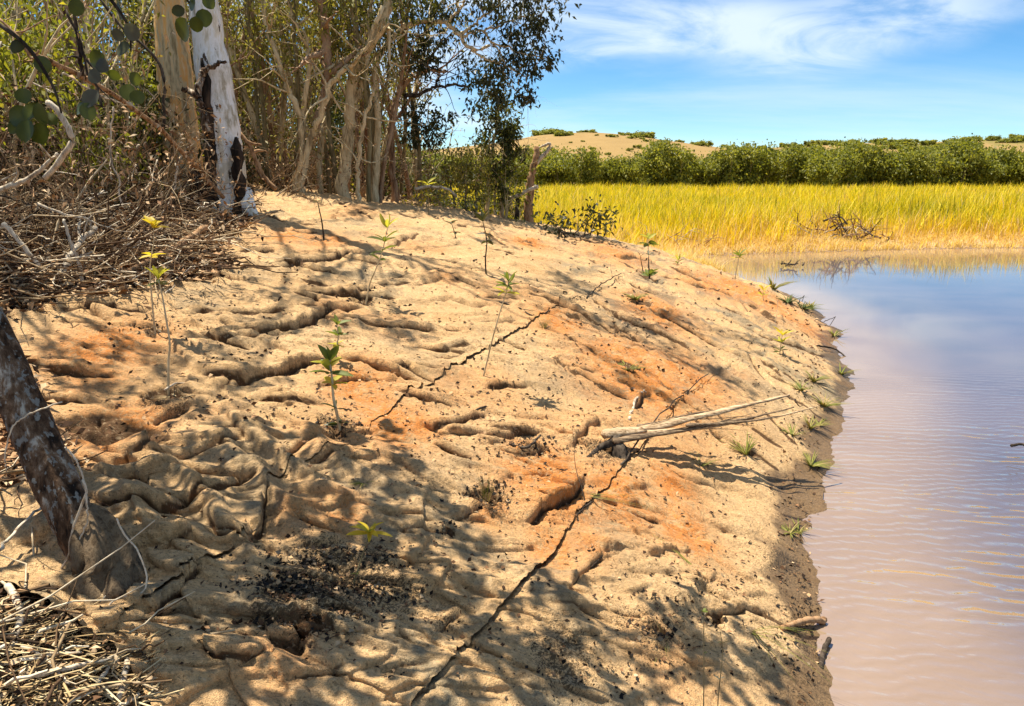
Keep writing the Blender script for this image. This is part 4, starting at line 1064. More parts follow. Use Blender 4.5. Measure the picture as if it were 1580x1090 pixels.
# pale leaning stems behind the crest
def stems_tree(name, label, stems, mat, leaves=None, lmat='leaf_thicket', cat='tree', branches=None):
    """stems: (px path, Y, r0, r1); the thing stands under the first stem's foot"""
    f = stems[0]; b = at(*f[0][0], f[1])
    root = thing(name, (b.x, b.y, gz(b.x, b.y)), label, cat)
    tips = []
    for i, s in enumerate(stems):
        m = MB()
        pts = [at(a, c, s[1]) for a, c in s[0]]; g = gz(pts[0].x, pts[0].y)
        if i == 0 or (len(s) > 4 and s[4] == 'g'): pts = [Vector((pts[0].x, pts[0].y, min(g - .1, pts[0].z - .05)))] + pts
        P = curve_pts(pts, 34) + RNG.normal(0, .014, (34, 3)); k_ = np.linspace(0, 1, 34)
        m.tube(P, (s[2] * .85 + (s[3] - s[2]) * .85 * k_) * (1 + .25 * np.exp(-k_ * 9)), 10, .5, .10)
        for k in range(5):
            q = P[RNG.integers(12, 29)]
            grow(m, q, RNG.normal(0, 1, 3) + (0, 0, .5), .8, s[3] * .6, 1, tips, .35, .05, (2, 3), 5, .6, .8)
        m.build('trunk' if i == 0 else 'stem', MT[mat if len(s) < 6 else s[5]], root)
    if leaves:
        c = MB()
        for (px, py, Y, rp, n, L, W) in leaves:
            C = at(px, py, Y); r = rp / FPX * Y
            leaf_cloud(c, C, (r, r * .9, r * .85), int(n * .95), L, W, .30, max(5, n // 22), .6)
            tw = MB()
        c.build('crown', MT[lmat], root)
    return root
stems_tree('fan_stemmed_tree', 'pale tree forking into a fan of four bare stems at the crest', [
    ([(455, 290), (468, 221), (455, 165), (441, 127), (424, 78), (409, 32), (400, -40)], 13.2, .075, .035),
    ([(464, 282), (476, 221), (486, 198), (495, 177), (509, 133), (530, 110), (549, 92), (570, 60), (590, 10)], 13.2, .07, .04, 'g'),
    ([(466, 240), (470, 165), (476, 110), (477, 79), (468, 50), (451, 28), (440, -30)], 13.3, .05, .03),
    ([(487, 200), (500, 150), (504, 127), (505, 79), (498, 20), (494, -60)], 13.4, .07, .10, '', 'red_bark'),
    ], 'tan_bark', [(470, 5, 13.6, 75, 900, .12, .04), (420, 60, 14.0, 60, 500, .12, .04), (530, 20, 13.8, 60, 700, .12, .04)])
stems_tree('tan_barked_tree', 'thick tan trunk leaning right from the middle of the crest', [
    ([(528, 285), (533, 260), (537, 215), (539, 177), (544, 130), (552, 98), (572, 66), (590, 41), (600, 0), (606, -60)], 13.6, .13, .09),
    ([(540, 190), (553, 150), (562, 118), (566, 80), (545, 30), (540, -40)], 13.6, .06, .03),
    ([(552, 284), (556, 225), (566, 170), (577, 140)], 13.3, .045, .03, 'g'),
    ], 'tan_bark', [(590, 20, 13.8, 60, 650, .12, .04), (560, 70, 14.4, 45, 350, .12, .04), (640, 10, 14, 45, 400, .12, .04)], 'leaf_olive')
stems_tree('arching_gum_tree', 'gum whose long pale limb arches right and carries leaves out over the sky', [
    ([(577, 288), (582, 240), (584, 190), (580, 145), (577, 108), (592, 74), (615, 47), (640, 35), (665, 34), (688, 35), (700, 48), (713, 60), (726, 76), (742, 76), (756, 70)], 14.0, .085, .028),
    ([(712, 52), (722, 46), (740, 30), (758, 16), (772, -20)], 14.0, .030, .018),
    ([(713, 60), (728, 51), (745, 49), (760, 66), (785, 72), (806, 84), (830, 88), (856, 94)], 14.0, .028, .008),
    ([(688, 35), (704, 20), (716, 2), (722, -30)], 14.0, .03, .02),
    ([(745, 49), (770, 40), (800, 28), (830, 22), (850, 10)], 14.0, .022, .008),
    ([(726, 76), (750, 92), (780, 100), (810, 118), (826, 112)], 14.0, .022, .008),
    ([(760, 66), (776, 90), (780, 118), (796, 140), (818, 150)], 14.0, .018, .008),
    ], 'tan_bark', [(760, 8, 14.0, 52, 420, .115, .045), (815, 14, 14.0, 40, 420, .115, .045), (838, 34, 14, 22, 130, .11, .045), (850, 92, 14.0, 17, 90, .11, .045), (838, 70, 14.0, 22, 110, .11, .045), (806, 60, 14.0, 34, 230, .11, .045), (800, 98, 14.0, 30, 260, .11, .045), (776, 112, 14.1, 34, 260, .11, .045), (820, 112, 14, 22, 110, .11, .045), (735, 100, 14.2, 34, 280, .11, .045),
     (700, 12, 14.2, 44, 300, .11, .045), (664, 66, 14.3, 36, 330, .11, .045), (654, 90, 14.3, 26, 200, .11, .045), (780, 140, 14.1, 28, 200, .11, .045), (808, 142, 14.0, 24, 150, .11, .045), (748, 134, 14.2, 24, 150, .11, .045), (842, -20, 14, 40, 300, .11, .045), (770, -40, 14, 60, 500, .11, .045)], 'leaf_dark')
stems_tree('brown_limbed_tree', 'brown tree with dark crooked limbs reaching right below the arching limb', [
    ([(609, 292), (603, 240), (603, 190), (612, 155), (628, 127), (640, 116), (653, 111), (668, 109), (682, 111), (690, 110)], 14.6, .08, .035),
    ([(622, 150), (645, 146), (663, 139), (672, 134), (690, 132), (708, 131), (722, 134), (735, 127), (752, 131), (770, 133)], 14.6, .04, .015, '', 'dark_wood'),
    ([(648, 111), (652, 102), (660, 96), (672, 88)], 14.6, .04, .03, '', 'dark_wood'),
    ([(672, 134), (677, 122), (678, 114)], 14.6, .02, .015, '', 'dark_wood'),
    ([(600, 200), (615, 178), (636, 150), (650, 128)], 14.7, .045, .03, '', 'red_bark'),
    ], 'red_bark', [(650, 172, 14.6, 26, 190, .11, .045), (668, 192, 14.6, 24, 190, .11, .045), (640, 205, 14.8, 26, 160, .11, .045), (664, 220, 14.9, 20, 120, .11, .045), (740, 178, 14.5, 15, 50, .11, .045), (696, 182, 14.7, 14, 60, .11, .045), (735, 160, 14.6, 14, 45, .11, .045), (630, 90, 14.9, 24, 160, .11, .045)], 'leaf_dark')
stems_tree('leafy_edge_tree', 'bushy small tree full of leaves at the right end of the wood', [
    ([(752, 312), (757, 250), (765, 200), (770, 160)], 15.0, .05, .02),
    ([(764, 300), (778, 240), (790, 200)], 15.0, .035, .015, 'g'),
    ], 'tan_bark', [(765, 165, 15, 32, 380, .11, .045), (782, 190, 15, 30, 380, .11, .045), (768, 220, 15, 34, 480, .11, .045), (785, 240, 15, 26, 300, .11, .045), (764, 262, 15, 30, 360, .11, .045), (790, 210, 15, 20, 200, .11, .045), (770, 290, 15, 24, 200, .10, .045)], 'leaf_olive')
stems_tree('olive_bush', 'soft olive bush between the crest and the leafy small tree', [
    ([(718, 310), (716, 270), (712, 235)], 14.4, .03, .012), ([(734, 312), (740, 270), (745, 235)], 14.4, .03, .012, 'g'), ([(700, 305), (690, 270), (685, 245)], 14.6, .03, .012, 'g')],
    'olive_bark', [(715, 240, 14.4, 26, 330, .08, .03), (738, 250, 14.4, 24, 330, .08, .03), (728, 280, 14.4, 28, 400, .08, .03), (700, 268, 14.6, 22, 260, .08, .03), (745, 295, 14.3, 18, 180, .08, .03)], 'leaf_thicket', 'bush')
# thin upright stems filling the wood: one mould, many copies
def thin_tree(h, r, mat, label, group):
    root = thing('thin_tree', (0, 0, 0), label, 'tree', group)
    m = MB(); tips = []
    P = [np.array((0, 0, -.15))]; d = np.array((RNG.normal(0, .10), RNG.normal(0, .1), 1.0))
    for k in range(12): d = unit(d + RNG.normal(0, .07, 3)); P.append(P[-1] + d * h / 12)
    P = np.array(P); m.tube(P, np.linspace(r, r * .4, 13), 8, .5, .08)
    for k in range(7): grow(m, P[RNG.integers(4, 12)], RNG.normal(0, .7, 3) + (0, 0, .8), 1.1, r * .35, 1, tips, .3, .12, (2, 3), 5, .65, .6)
    m.build('trunk', MT[mat], root)
    c = MB(); tips_leaves(c, tips, 5, .10, .035, .12, .5); c.build('crown', MT['leaf_thicket'], root)
    return root
def scatter(protos, spots, smin=.85, smax=1.15):
    used = [False] * len(protos)
    for i, (x, y) in enumerate(spots):
        k = i % len(protos)
        o = protos[k] if not used[k] else copy_tree(protos[k]); used[k] = True
        s = RNG.uniform(smin, smax)
        o.location = (x, y, gz(x, y) - .05); o.rotation_euler = (0, 0, RNG.uniform(0, 6.28)); o.scale = (s, s, s)
thin = [thin_tree(5.5, .06, 'tan_bark', 'thin pale tan trunk standing upright in the wood behind the crest', 'thin trunks of the wood'), thin_tree(5.0, .045, 'olive_bark', 'thin olive grey trunk standing upright in the wood behind the crest', 'thin trunks of the wood'), thin_tree(6.0, .05, 'red_bark', 'thin reddish trunk standing upright in the wood behind the crest', 'thin trunks of the wood')]
sp = []
for px, Y in ((352, 14), (372, 15), (388, 13.2), (405, 16), (418, 14), (430, 17), (500, 15.5), (515, 14.2), (565, 15), (592, 16), (622, 16.5), (640, 17), (655, 16), (485, 17), (540, 17), (575, 18), (610, 18), (395, 18), (365, 18), (450, 18), (20, 11), (60, 9), (85, 12), (120, 10), (150, 13), (175, 11), (205, 9.5), (225, 12.5), (40, 14), (100, 15), (240, 14), (0, 9), (-30, 12), (190, 15), (70, 13.5)):
    sp.append(((px - 790) / FPX * Y, Y))
for k in range(26): px, Y = RNG.uniform(335, 665), RNG.uniform(13.6, 17.5); sp.append(((px - 790) / FPX * Y, Y))
scatter(thin, sp)
def thicket_bush(h, w, n, L, W, mat, label, group, stems=7):
    root = thing('thicket_bush', (0, 0, 0), label, 'bush', group)
    m = MB(); tips = []
    for k in range(stems):
        a = RNG.uniform(0, 6.28); q = RNG.uniform(0, .25) * w
        grow(m, (q * math.cos(a), q * math.sin(a), -.1), (.5 * math.cos(a), .5 * math.sin(a), 1.3), h * .75, .03, 1, tips, .3, .12, (2, 4), 6, .6, .55)
    m.build('stem', MT['tan_bark'], root)
    c = MB()
    for k in range(8):
        a = RNG.uniform(0, 6.28); q = RNG.uniform(.0, .45) * w
        leaf_cloud(c, (q * math.cos(a), q * math.sin(a), h * RNG.uniform(.15, .9)), (w * .22, w * .22, h * .16), n // 8, L, W, .4, 18, .4)
    c.build('crown', MT[mat], root)
    return root
lb = 'dense olive bush in the depth of the wood, high as the small trees'
bush_p = [thicket_bush(4.6, 3.4, 4600, .13, .05, 'leaf_thicket', lb, 'bushes in the wood'), thicket_bush(3.6, 3.0, 3800, .12, .05, 'leaf_olive', lb, 'bushes in the wood'), thicket_bush(5.2, 3.6, 4600, .13, .055, 'leaf_olive', lb, 'bushes in the wood')]
sp = []
for px, Y in ((330, 17), (400, 18.5), (360, 21), (450, 20), (500, 19.5), (545, 21), (590, 22), (430, 23), (250, 16.5), (180, 17.5), (110, 17), (40, 17), (-30, 17), (150, 21), (70, 21), (-20, 22), (220, 22), (290, 23), (-80, 18), (-110, 15), (-140, 20), (500, 24), (620, 26)):
    sp.append(((px - 790) / FPX * Y, Y))
scatter(bush_p, sp, .9, 1.15)
lb2 = 'low olive bush seen under the branches beside the far reeds'
low_p = [thicket_bush(1.7, 2.0, 1800, .10, .045, 'leaf_olive', lb2, 'low bushes at the end of the wood', 5)]
scatter(low_p, [((px - 790) / FPX * Y, Y) for px, Y in ((630, 19), (655, 20), (680, 19), (705, 20.5), (640, 22), (735, 21), (760, 19.5), (665, 23), (610, 20))], .85, 1.15)
# bright yellow-green leafy shrubs and the bare twig tangle at the left
lb3 = 'sunlit yellow green shrub showing through the bare twigs at the left'
br_p = [thicket_bush(2.6, 1.9, 1700, .085, .04, 'leaf_bright', lb3, 'yellow green shrubs at the left'), thicket_bush(2.2, 1.7, 1500, .075, .04, 'leaf_bright', lb3, 'yellow green shrubs at the left')]
scatter(br_p, [((px - 790) / FPX * Y, Y) for px, Y in ((-60, 9), (40, 10.4), (90, 8.8), (130, 12.6), (0, 12.5), (170, 12.4), (20, 9.5), (110, 11), (190, 11.5), (150, 9.6), (65, 12), (228, 11.2), (-20, 8), (205, 13))], .85, 1.2)
def tangle(h, w, n, mat, label):
    root = thing('bare_shrub', (0, 0, 0), label, 'shrub', 'bare tangled shrubs at the left')
    m = MB(); tips = []
    for k in range(n):
        a = RNG.uniform(0, 6.28); q = RNG.uniform(0, .4) * w
        grow(m, (q * math.cos(a), q * math.sin(a), -.08), (.8 * math.cos(a) + RNG.normal(0, .3), .8 * math.sin(a), 1.0), h * RNG.uniform(.5, .85), RNG.uniform(.008, .018), 2, tips, .45, .02, (3, 4), 5, .62, .8, (.0, .82), 6, .4)
    m.build('stems', MT[mat], root)
    c = MB(); k = RNG.choice(len(tips), min(len(tips), 200), replace=False)
    tips_leaves(c, [tips[i] for i in k], 2, .06, .025, .05, .4); c.build('leaves', MT['litter'], root)
    return root
lb4 = 'leafless tangle of dry tan twigs in front of the wood'
tg = [tangle(1.4, 1.4, 12, 'twig', lb4), tangle(1.15, 1.6, 11, 'twig', lb4), tangle(1.7, 1.3, 11, 'twig', lb4)]
scatter(tg, [((px - 790) / FPX * Y, Y) for px, Y in ((10, 6.4), (70, 7.0), (130, 7.4), (180, 8.2), (345, 14.2), (375, 14.6), (410, 14.4), (450, 14.8), (500, 14.6), (545, 15), (590, 15.2), (625, 15.4), (480, 15.6), (205, 9.2), (-30, 5.8), (40, 8.6), (110, 9.0), (170, 9.8), (150, 10.6), (10, 10), (-60, 7.5), (390, 12), (420, 13.5), (85, 10.6), (60, 6.0))], .85, 1.2)

lb5 = 'low dark leaved bush standing in for shade under the trees at the left'
dk_p = [thicket_bush(1.5, 1.8, 1500, .09, .045, 'leaf_dark', lb5, 'dark low bushes at the left')]  # dark leaves added to stand in for shadowed gaps behind the twigs
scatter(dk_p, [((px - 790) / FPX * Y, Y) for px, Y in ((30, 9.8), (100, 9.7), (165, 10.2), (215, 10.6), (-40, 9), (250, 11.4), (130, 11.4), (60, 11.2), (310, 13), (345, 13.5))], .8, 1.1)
# ------------------------------------------------------------------ litter, fallen wood, small plants
def litter_mask(n, pxr, pyr):
    """random points of the litter ground at the left, inside a pixel box of the photograph, off the matting"""
    out = []
    E = np.vstack((LEFT_EDGE, TOP_EDGE, CREST))
    px = RNG.uniform(*pxr, n); py = RNG.uniform(*pyr, n)
    P = np.array([G(a, b) for a, b in zip(px, py)])
    D, s, _, _ = seg_dist(P[:, 0], P[:, 1], E)
    return P[(D * s) > -0.04]
def spread(P, k, sd):
    q = np.repeat(P, k, 0); return q + RNG.normal(0, 1, q.shape) * (sd * np.hypot(q[:, 0], q[:, 1]))[:, None]
def gzs(P): return base_h(P[:, 0], P[:, 1])
def leaf_litter():
    m = MB()
    A = spread(litter_mask(700, (-60, 400), (300, 500)), 26, .03)
    B = spread(litter_mask(260, (-60, 220), (520, 1090)), 22, .03)
    P = np.vstack((A, B))
    D, s, _, _ = seg_dist(P[:, 0], P[:, 1], np.vstack((LEFT_EDGE, TOP_EDGE, CREST))); P = P[(D * s) > -0.03 + .05 * RNG.normal(size=len(P))]
    z = gzs(P) + np.abs(RNG.normal(0, .025, len(P))) + .01
    d = RNG.normal(size=(len(P), 3)); d[:, 2] = np.abs(d[:, 2]) * .25
    L = RNG.uniform(.035, .075, len(P)) * np.clip(np.hypot(P[:, 0], P[:, 1]) / 4.0, .6, 1.8)
    m.leaves(np.column_stack((P, z)), d, L, L * RNG.uniform(.22, .5, len(P)), RNG.random(len(P)), .1, .8)
    tag(m.build('leaf_litter', MT['litter']), kind='stuff')
    # fallen leaf crumbs and bits of bark on the matting
    c = MB(); q = []; bk = MB()
    for (px, py, sx, sy, n) in ((500, 920, 60, 35, 420), (480, 985, 40, 20, 160), (640, 900, 120, 70, 160), (1080, 930, 60, 50, 130), (1020, 1010, 70, 40, 130), (760, 660, 100, 60, 110), (850, 720, 70, 40, 110), (600, 600, 200, 80, 140), (950, 560, 140, 80, 160), (1150, 520, 80, 50, 90), (300, 560, 160, 80, 170), (300, 640, 60, 30, 90), (520, 660, 26, 10, 60), (752, 768, 26, 14, 80), (1235, 960, 30, 90, 160), (1225, 800, 26, 60, 120), (1245, 650, 24, 50, 110), (1270, 560, 24, 30, 110), (1235, 490, 24, 18, 90), (900, 1000, 160, 70, 150), (250, 1000, 80, 50, 140), (620, 390, 240, 60, 260), (1000, 440, 120, 50, 220), (640, 650, 330, 190, 1500), (1000, 620, 170, 130, 700), (450, 480, 200, 90, 400)):
        for _ in range(n):
            a, b = RNG.normal(px, sx), RNG.normal(py, sy)
            if 20 < a < 1270 and 300 < b < 1120: q.append(G(a, b))
    P = np.array(q); dist = np.hypot(P[:, 0], P[:, 1])
    z = surf(P[:, 0], P[:, 1]) + .004
    d = RNG.normal(size=(len(P), 3)); d[:, 2] = np.abs(d[:, 2]) * .3
    L = RNG.uniform(.008, .028, len(P)) * (.6 + dist / 6)
    c.leaves(np.column_stack((P, z)), d, L, L * RNG.uniform(.3, .8, len(P)), RNG.random(len(P)) ** 2 * .7, .05, .6)
    tag(c.build('crumbs', MT['litter']), kind='stuff')
    q = []
    for (px, py, sx, sy, n) in ((470, 898, 50, 18, 330), (530, 885, 55, 12, 260), (450, 935, 34, 14, 260), (580, 912, 45, 16, 180), (480, 978, 40, 14, 330), (510, 930, 90, 34, 330), (1085, 935, 40, 26, 160), (690, 820, 10, 6, 70), (825, 695, 26, 6, 110), (935, 695, 24, 7, 110), (238, 512, 24, 6, 130), (750, 770, 24, 9, 150), (525, 660, 22, 8, 130), (563, 462, 14, 5, 80), (955, 513, 14, 6, 80), (1240, 980, 26, 40, 140), (880, 1060, 120, 40, 150), (1010, 995, 30, 14, 110), (430, 640, 30, 14, 60)):
        for _ in range(n):
            a, b = RNG.normal(px, sx), RNG.normal(py, sy)
            if 20 < a < 1270 and 300 < b < 1120: q.append(G(a, b))
    P = np.array(q); dist = np.hypot(P[:, 0], P[:, 1]); z = surf(P[:, 0], P[:, 1]) + .003
    d = RNG.normal(size=(len(P), 3)); d[:, 2] = np.abs(d[:, 2]) * .5
    L = np.clip(.011 * np.exp(RNG.normal(0, .55, len(P))), .004, .026) * (.6 + dist / 6)
    bk.leaves(np.column_stack((P, z)), d, L, L * RNG.uniform(.5, 1.0, len(P)), RNG.random(len(P)) ** 3, .05, .8)
    tag(bk.build('charcoal_crumbs', MT['charcoal']), kind='stuff')
leaf_litter()
def twig_litter():
    m = MB()
    A = litter_mask(1500, (-80, 395), (285, 490)); B = litter_mask(320, (-40, 220), (730, 1090))
    for P, hmax, Ls in ((A, .35, (.15, .9)), (B, .10, (.10, .45))):
        for p in P:
            L = RNG.uniform(*Ls); a = RNG.uniform(0, 6.28); up = RNG.normal(0, .25)
            z = gz(p[0], p[1]) + abs(RNG.normal(0, hmax * .5))
            t = np.linspace(0, 1, 5)
            Q = np.stack((p[0] + L * t * math.cos(a), p[1] + L * t * math.sin(a), z + L * t * up), 1) + RNG.normal(0, .035 * L, (5, 3))
            Q[:, 2] = np.maximum(Q[:, 2], gz(p[0], p[1]) + .004)
            m.tube(Q, np.linspace(1, .5, 5) * RNG.uniform(.002, .0075), 4, float(RNG.random() ** 1.25), cap=False)
    tag(m.build('twig_litter', MT['twig']), kind='stuff')
    # shredded straw at the foot of the leaning trunk
    s = MB(); B = litter_mask(700, (-60, 225), (960, 1100))
    for p in B:
        L = RNG.uniform(.06, .30); a = RNG.normal(.35, .7); z = gz(p[0], p[1]) + abs(RNG.normal(0, .03)) + .005
        t = np.linspace(-.5, .5, 4); bend = RNG.normal(0, .3)
        Q = np.stack((p[0] + L * t * math.cos(a), p[1] + L * t * math.sin(a) + bend * L * t * t, z + L * t * RNG.normal(0, .15)), 1)
        s.tube(Q, RNG.uniform(.0012, .0045), 4, float(RNG.random()), cap=False, flat=.4)
    tag(s.build('straw_litter', MT['straw']), kind='stuff')
twig_litter()
def stick(px, up, r0, r1, mat, label, cat='stick', name='fallen_branch', n=18, side=0, jit=.006, Y=None, group=None, lump=.08):
    """a stick traced on the ground; up = heights of its points above the ground"""
    pts = []
    for i, (a, b) in enumerate(px):
        u = up if np.isscalar(up) else up[i]
        if Y is None:
            g = G(a, b + 0); p = Vector((g[0], g[1], gz(g[0], g[1]) + u))
        else: p = at(a, b, Y if np.isscalar(Y) else Y[i])
        pts.append(p)
    P = curve_pts(pts, n); P = P + RNG.normal(0, min(jit, .006 * float(np.linalg.norm(P[-1] - P[0]))), (n, 3))
    m = MB(); m.tube(P, np.linspace(r0, r1, n), 8, .5, lump)
    if side:
        tips = []
        for k in range(side):
            q = RNG.integers(3, n - 1); grow(m, P[q], unit(P[q] - P[q - 1]) + RNG.normal(0, .7, 3) + (0, 0, .3), RNG.uniform(.15, .4), r1 * .8, 0, tips, .3, .0, (1, 2), 5)
    V = P[0]
    o = m.build(name, MT[mat]);
    # put the origin on the stick
    me = o.data; v = np.empty(len(me.vertices) * 3, np.float32); me.vertices.foreach_get('co', v); v = v.reshape(-1, 3) - V.astype(np.float32)
    me.vertices.foreach_set('co', v.ravel()); o.location = V; me.update()
    return tag(o, label, cat, group)
# fallen and leaning branches of the left hand tangle (depths in metres)
stick([(77, 460), (105, 407), (125, 372), (148, 352)], 0, .035, .020, 'dead_wood', 'pale forked branch lying on the litter left of the yellow seedling', 'branch', Y=[5.4, 5.6, 5.8, 6.0], side=2)
stick([(146, 449), (228, 404), (285, 372), (318, 350)], 0, .024, .028, 'brown_wood', 'long straight brown branch slanting down across the litter behind the yellow seedling', 'branch', Y=[5.6, 6.3, 7.0, 7.6])
stick([(95, 425), (137, 407), (177, 387), (215, 371)], 0, .022, .016, 'dead_wood', 'grey tan branch lying above the long brown one', 'branch', Y=[5.9, 6.1, 6.3, 6.5], side=1)
stick([(-10, 297), (37, 280), (62, 262), (88, 238)], 0, .022, .012, 'dead_wood', 'cream branch entering from the left edge at trunk height', 'branch', Y=5.5, side=3)
stick([(70, 276), (92, 247), (110, 222), (106, 200), (98, 184), (86, 168), (72, 157)], 0, .020, .020, 'dead_wood', 'bleached bone white elbow shaped branch hanging in the tangle', 'branch', Y=5.2)
stick([(97, 338), (106, 362), (114, 384), (124, 415), (128, 462)], 0, .010, .014, 'dead_wood', 'short upright pale stick behind the pale forked branch', Y=5.5)
stick([(58, 315), (105, 333), (134, 338), (142, 356)], 0, .012, .008, 'dead_wood', 'crooked grey stick high in the litter at the left', Y=5.8, side=2)
stick([(40, 78), (80, 97), (128, 120), (182, 151), (245, 197), (285, 239), (316, 272), (345, 306)], 0, .022, .026, 'brown_wood', 'very long dark branch crossing diagonally in front of the white gum', 'branch', Y=[6.6, 7.0, 7.4, 7.9, 8.5, 9.0, 9.4, 9.6], side=4)
stick([(112, -10), (116, 30), (122, 68), (124, 90), (126, 116)], 0, .014, .020, 'dark_wood', 'black upright branch joining the long diagonal one', 'branch', Y=7.3, side=2)
stick([(150, -10), (185, 40), (212, 62), (238, 90), (251, 112), (253, 160), (252, 205)], 0, .014, .018, 'dark_wood', 'dark hanging vine stem curving in front of the cream trunk', 'vine', Y=8.8, name='vine')
stick([(176, 165), (172, 190), (170, 235), (176, 262), (186, 278), (184, 300), (190, 322)], 0, .007, .008, 'dead_wood', 'thin pale vine hanging in the dark gap left of the gum', 'vine', Y=6.6, name='vine')
stick([(100, 15), (122, 60), (132, 100), (150, 140), (160, 170)], 0, .012, .010, 'dark_wood', 'slender dark branch crossing the leaves at the upper left', 'branch', Y=7.0, side=3)
stick([(0, 30), (30, 60), (48, 90), (60, 78)], 0, .010, .008, 'brown_wood', 'reddish twig near the upper left corner', 'branch', Y=5.5, side=3)
stick([(262, 330), (272, 260), (288, 232), (310, 215), (326, 228)], 0, .006, .006, 'dead_wood', 'fine pale vine looping before the gum base', 'vine', Y=9.4, name='vine')
stick([(270, 252), (276, 280), (284, 300), (300, 312), (318, 322)], 0, .007, .006, 'dead_wood', 'white curved twig at the foot of the gum', Y=9.2)
stick([(352, 330), (358, 300), (368, 275), (372, 262)], 0, .006, .008, 'dead_wood', 'thin straight white stick leaning on the white gum base', Y=9.3)
stick([(370, 205), (385, 225), (396, 250), (408, 275), (425, 292)], 0, .025, .035, 'brown_wood', 'brown dead branch leaning right of the white gum', 'branch', Y=10.4, side=3)
stick([(20, 470), (60, 440), (105, 432), (150, 438)], [.03, .05, .04, .03], .016, .010, 'dead_wood', 'bleached stick flat on the litter nearest the mat edge')
stick([(0, 452), (40, 448), (62, 446)], [.03, .05, .04], .03, .024, 'dead_wood', 'short bleached log end at the left edge of the litter', 'branch')
stick([(5, 345), (30, 372), (60, 410)], 0, .016, .014, 'dead_wood', 'pale branch leaning down at the left edge', 'branch', Y=5.0)
stick([(240, 470), (300, 420), (330, 400)], [.02, .04, .05], .006, .004, 'dead_wood', 'thin twig on the litter beside the mat corner')
for k in range(46):    # many thin sticks of the tangle that nothing tells apart
    a, b = RNG.uniform(-30, 330), RNG.uniform(60, 400); Yk = 5.2 + 5 * (1 - (b - 60) / 340) * RNG.uniform(.3, 1) + max(0, a) / 330 * 3.0
    ang = RNG.uniform(0, math.pi); L = RNG.uniform(40, 110)
    stick([(a, b), (a + L * .5 * math.cos(ang) + RNG.normal(0, 5), b + L * .5 * math.sin(ang) + RNG.normal(0, 5)), (a + L * math.cos(ang), b + L * math.sin(ang))], 0, RNG.uniform(.004, .010) * Yk / 6, .003 * Yk / 6, ['dead_wood', 'dead_wood', 'brown_wood', 'dark_wood'][k % 4], 'thin dry stick caught in the twig tangle at the left', 'stick', 'dry_stick', 12, 2, Y=[Yk, Yk + RNG.normal(0, .2), Yk + RNG.normal(0, .3)], group='loose sticks in the tangle')
# near sticks and vines round the leaning trunk
def vine(px, Y, r, label):
    return stick(px, 0, r, r * .8, 'dead_wood', label, 'vine', 'vine', 34, 0, .0012, Y)
vine([(128, 740), (133, 762), (118, 800), (110, 832), (104, 862), (90, 885), (78, 912), (80, 940), (84, 962), (50, 978), (22, 990), (6, 1012), (3, 1045), (22, 1060), (60, 1072), (74, 1100)], [2.28] * 7 + [2.22, 2.2, 2.14, 2.08, 2.02, 1.95, 1.92, 1.90, 1.86], .0042, 'longest pale vine trailing from the leaning trunk to the lower left corner')
vine([(133, 765), (135, 800), (124, 830), (112, 842)], 2.27, .003, 'short pale vine hanging close to the leaning trunk')
vine([(180, 800), (190, 822), (205, 840), (218, 862), (226, 892), (222, 912), (205, 920), (180, 924), (165, 940), (150, 968), (128, 990), (108, 1015), (78, 1042), (50, 1062)], [2.2, 2.2, 2.2, 2.18, 2.16, 2.14, 2.12, 2.10, 2.08, 2.04, 2.0, 1.96, 1.92, 1.9], .003, 'thin vine looping over the mat right of the stump wood')
vine([(95, 620), (45, 640), (20, 660), (8, 700), (10, 730)], 2.36, .0026, 'fine vine across the leaning trunk')
vine([(100, 690), (118, 710), (130, 745), (134, 770)], 2.33, .0035, 'vine end on the right flank of the leaning trunk')
for px, up, r, lb_ in ((([(18, 925), (33, 965), (30, 1000), (18, 1035)]), .05, .012, 'grey curved stick standing in the dark hollow at the left edge'),
    (([(40, 1025), (75, 1045), (110, 1085)]), .06, .006, 'pale straw stick crossing the vines near the lower left corner'),
    (([(190, 1100), (195, 1065), (200, 1040)]), .05, .010, 'short broken stick beside the mat corner at the bottom'),
    (([(150, 1085), (170, 1055), (196, 1030)]), .05, .007, 'thin stick leaning against the mat corner'),
    (([(60, 1075), (120, 1062), (180, 1050)]), .07, .008, 'brown stick lying flat in the straw litter'),
    (([(-10, 1060), (60, 1040), (130, 1035)]), .06, .006, 'long thin straw coloured stick in the bottom left litter'),
    (([(0, 900), (40, 850), (90, 800)]), .10, .006, 'slanting twig left of the leaning trunk base')):
    stick(px, up, r, r * .7, 'dead_wood', lb_)
# roots, twigs and drift on the matting
stick([(948, 742), (962, 722), (985, 690), (1010, 662), (1050, 625), (1092, 590)], [.01, .03, .05, .06, .07, .09], .007, .004, 'dark_wood', 'thin dark root running up the mat behind the palm frond', 'root', 'root')
stick([(655, 659), (690, 655), (712, 648), (750, 634)], [.02, .035, .03, .03], .010, .007, 'dark_wood', 'short dark stick on the mat in the middle of the bank')
stick([(890, 800), (900, 790), (925, 768)], .02, .005, .004, 'dark_wood', 'dark twig in the seam below the palm frond', side=2)
stick([(905, 462), (930, 444), (958, 432)], [.02, .05, .08], .008, .005, 'dark_wood', 'thin stick slanting up near the crest of the bank', side=1)
stick([(730, 405), (760, 395), (800, 400)], .02, .008, .005, 'dark_wood', 'small dark twig behind the dark seedling', side=2)
stick([(690, 1040), (725, 1010), (735, 990)], .01, .003, .002, 'dark_wood', 'hair thin twig near the seam at the bottom')
stick([(785, 690), (812, 698), (834, 684)], [.02, .03, .05], .010, .007, 'dark_wood', 'short black stick in the red hollow left of the frond')
stick([(912, 880), (926, 866), (934, 857)], .015, .004, .003, 'dark_wood', 'tiny dark twig on the bare sand below the frond')
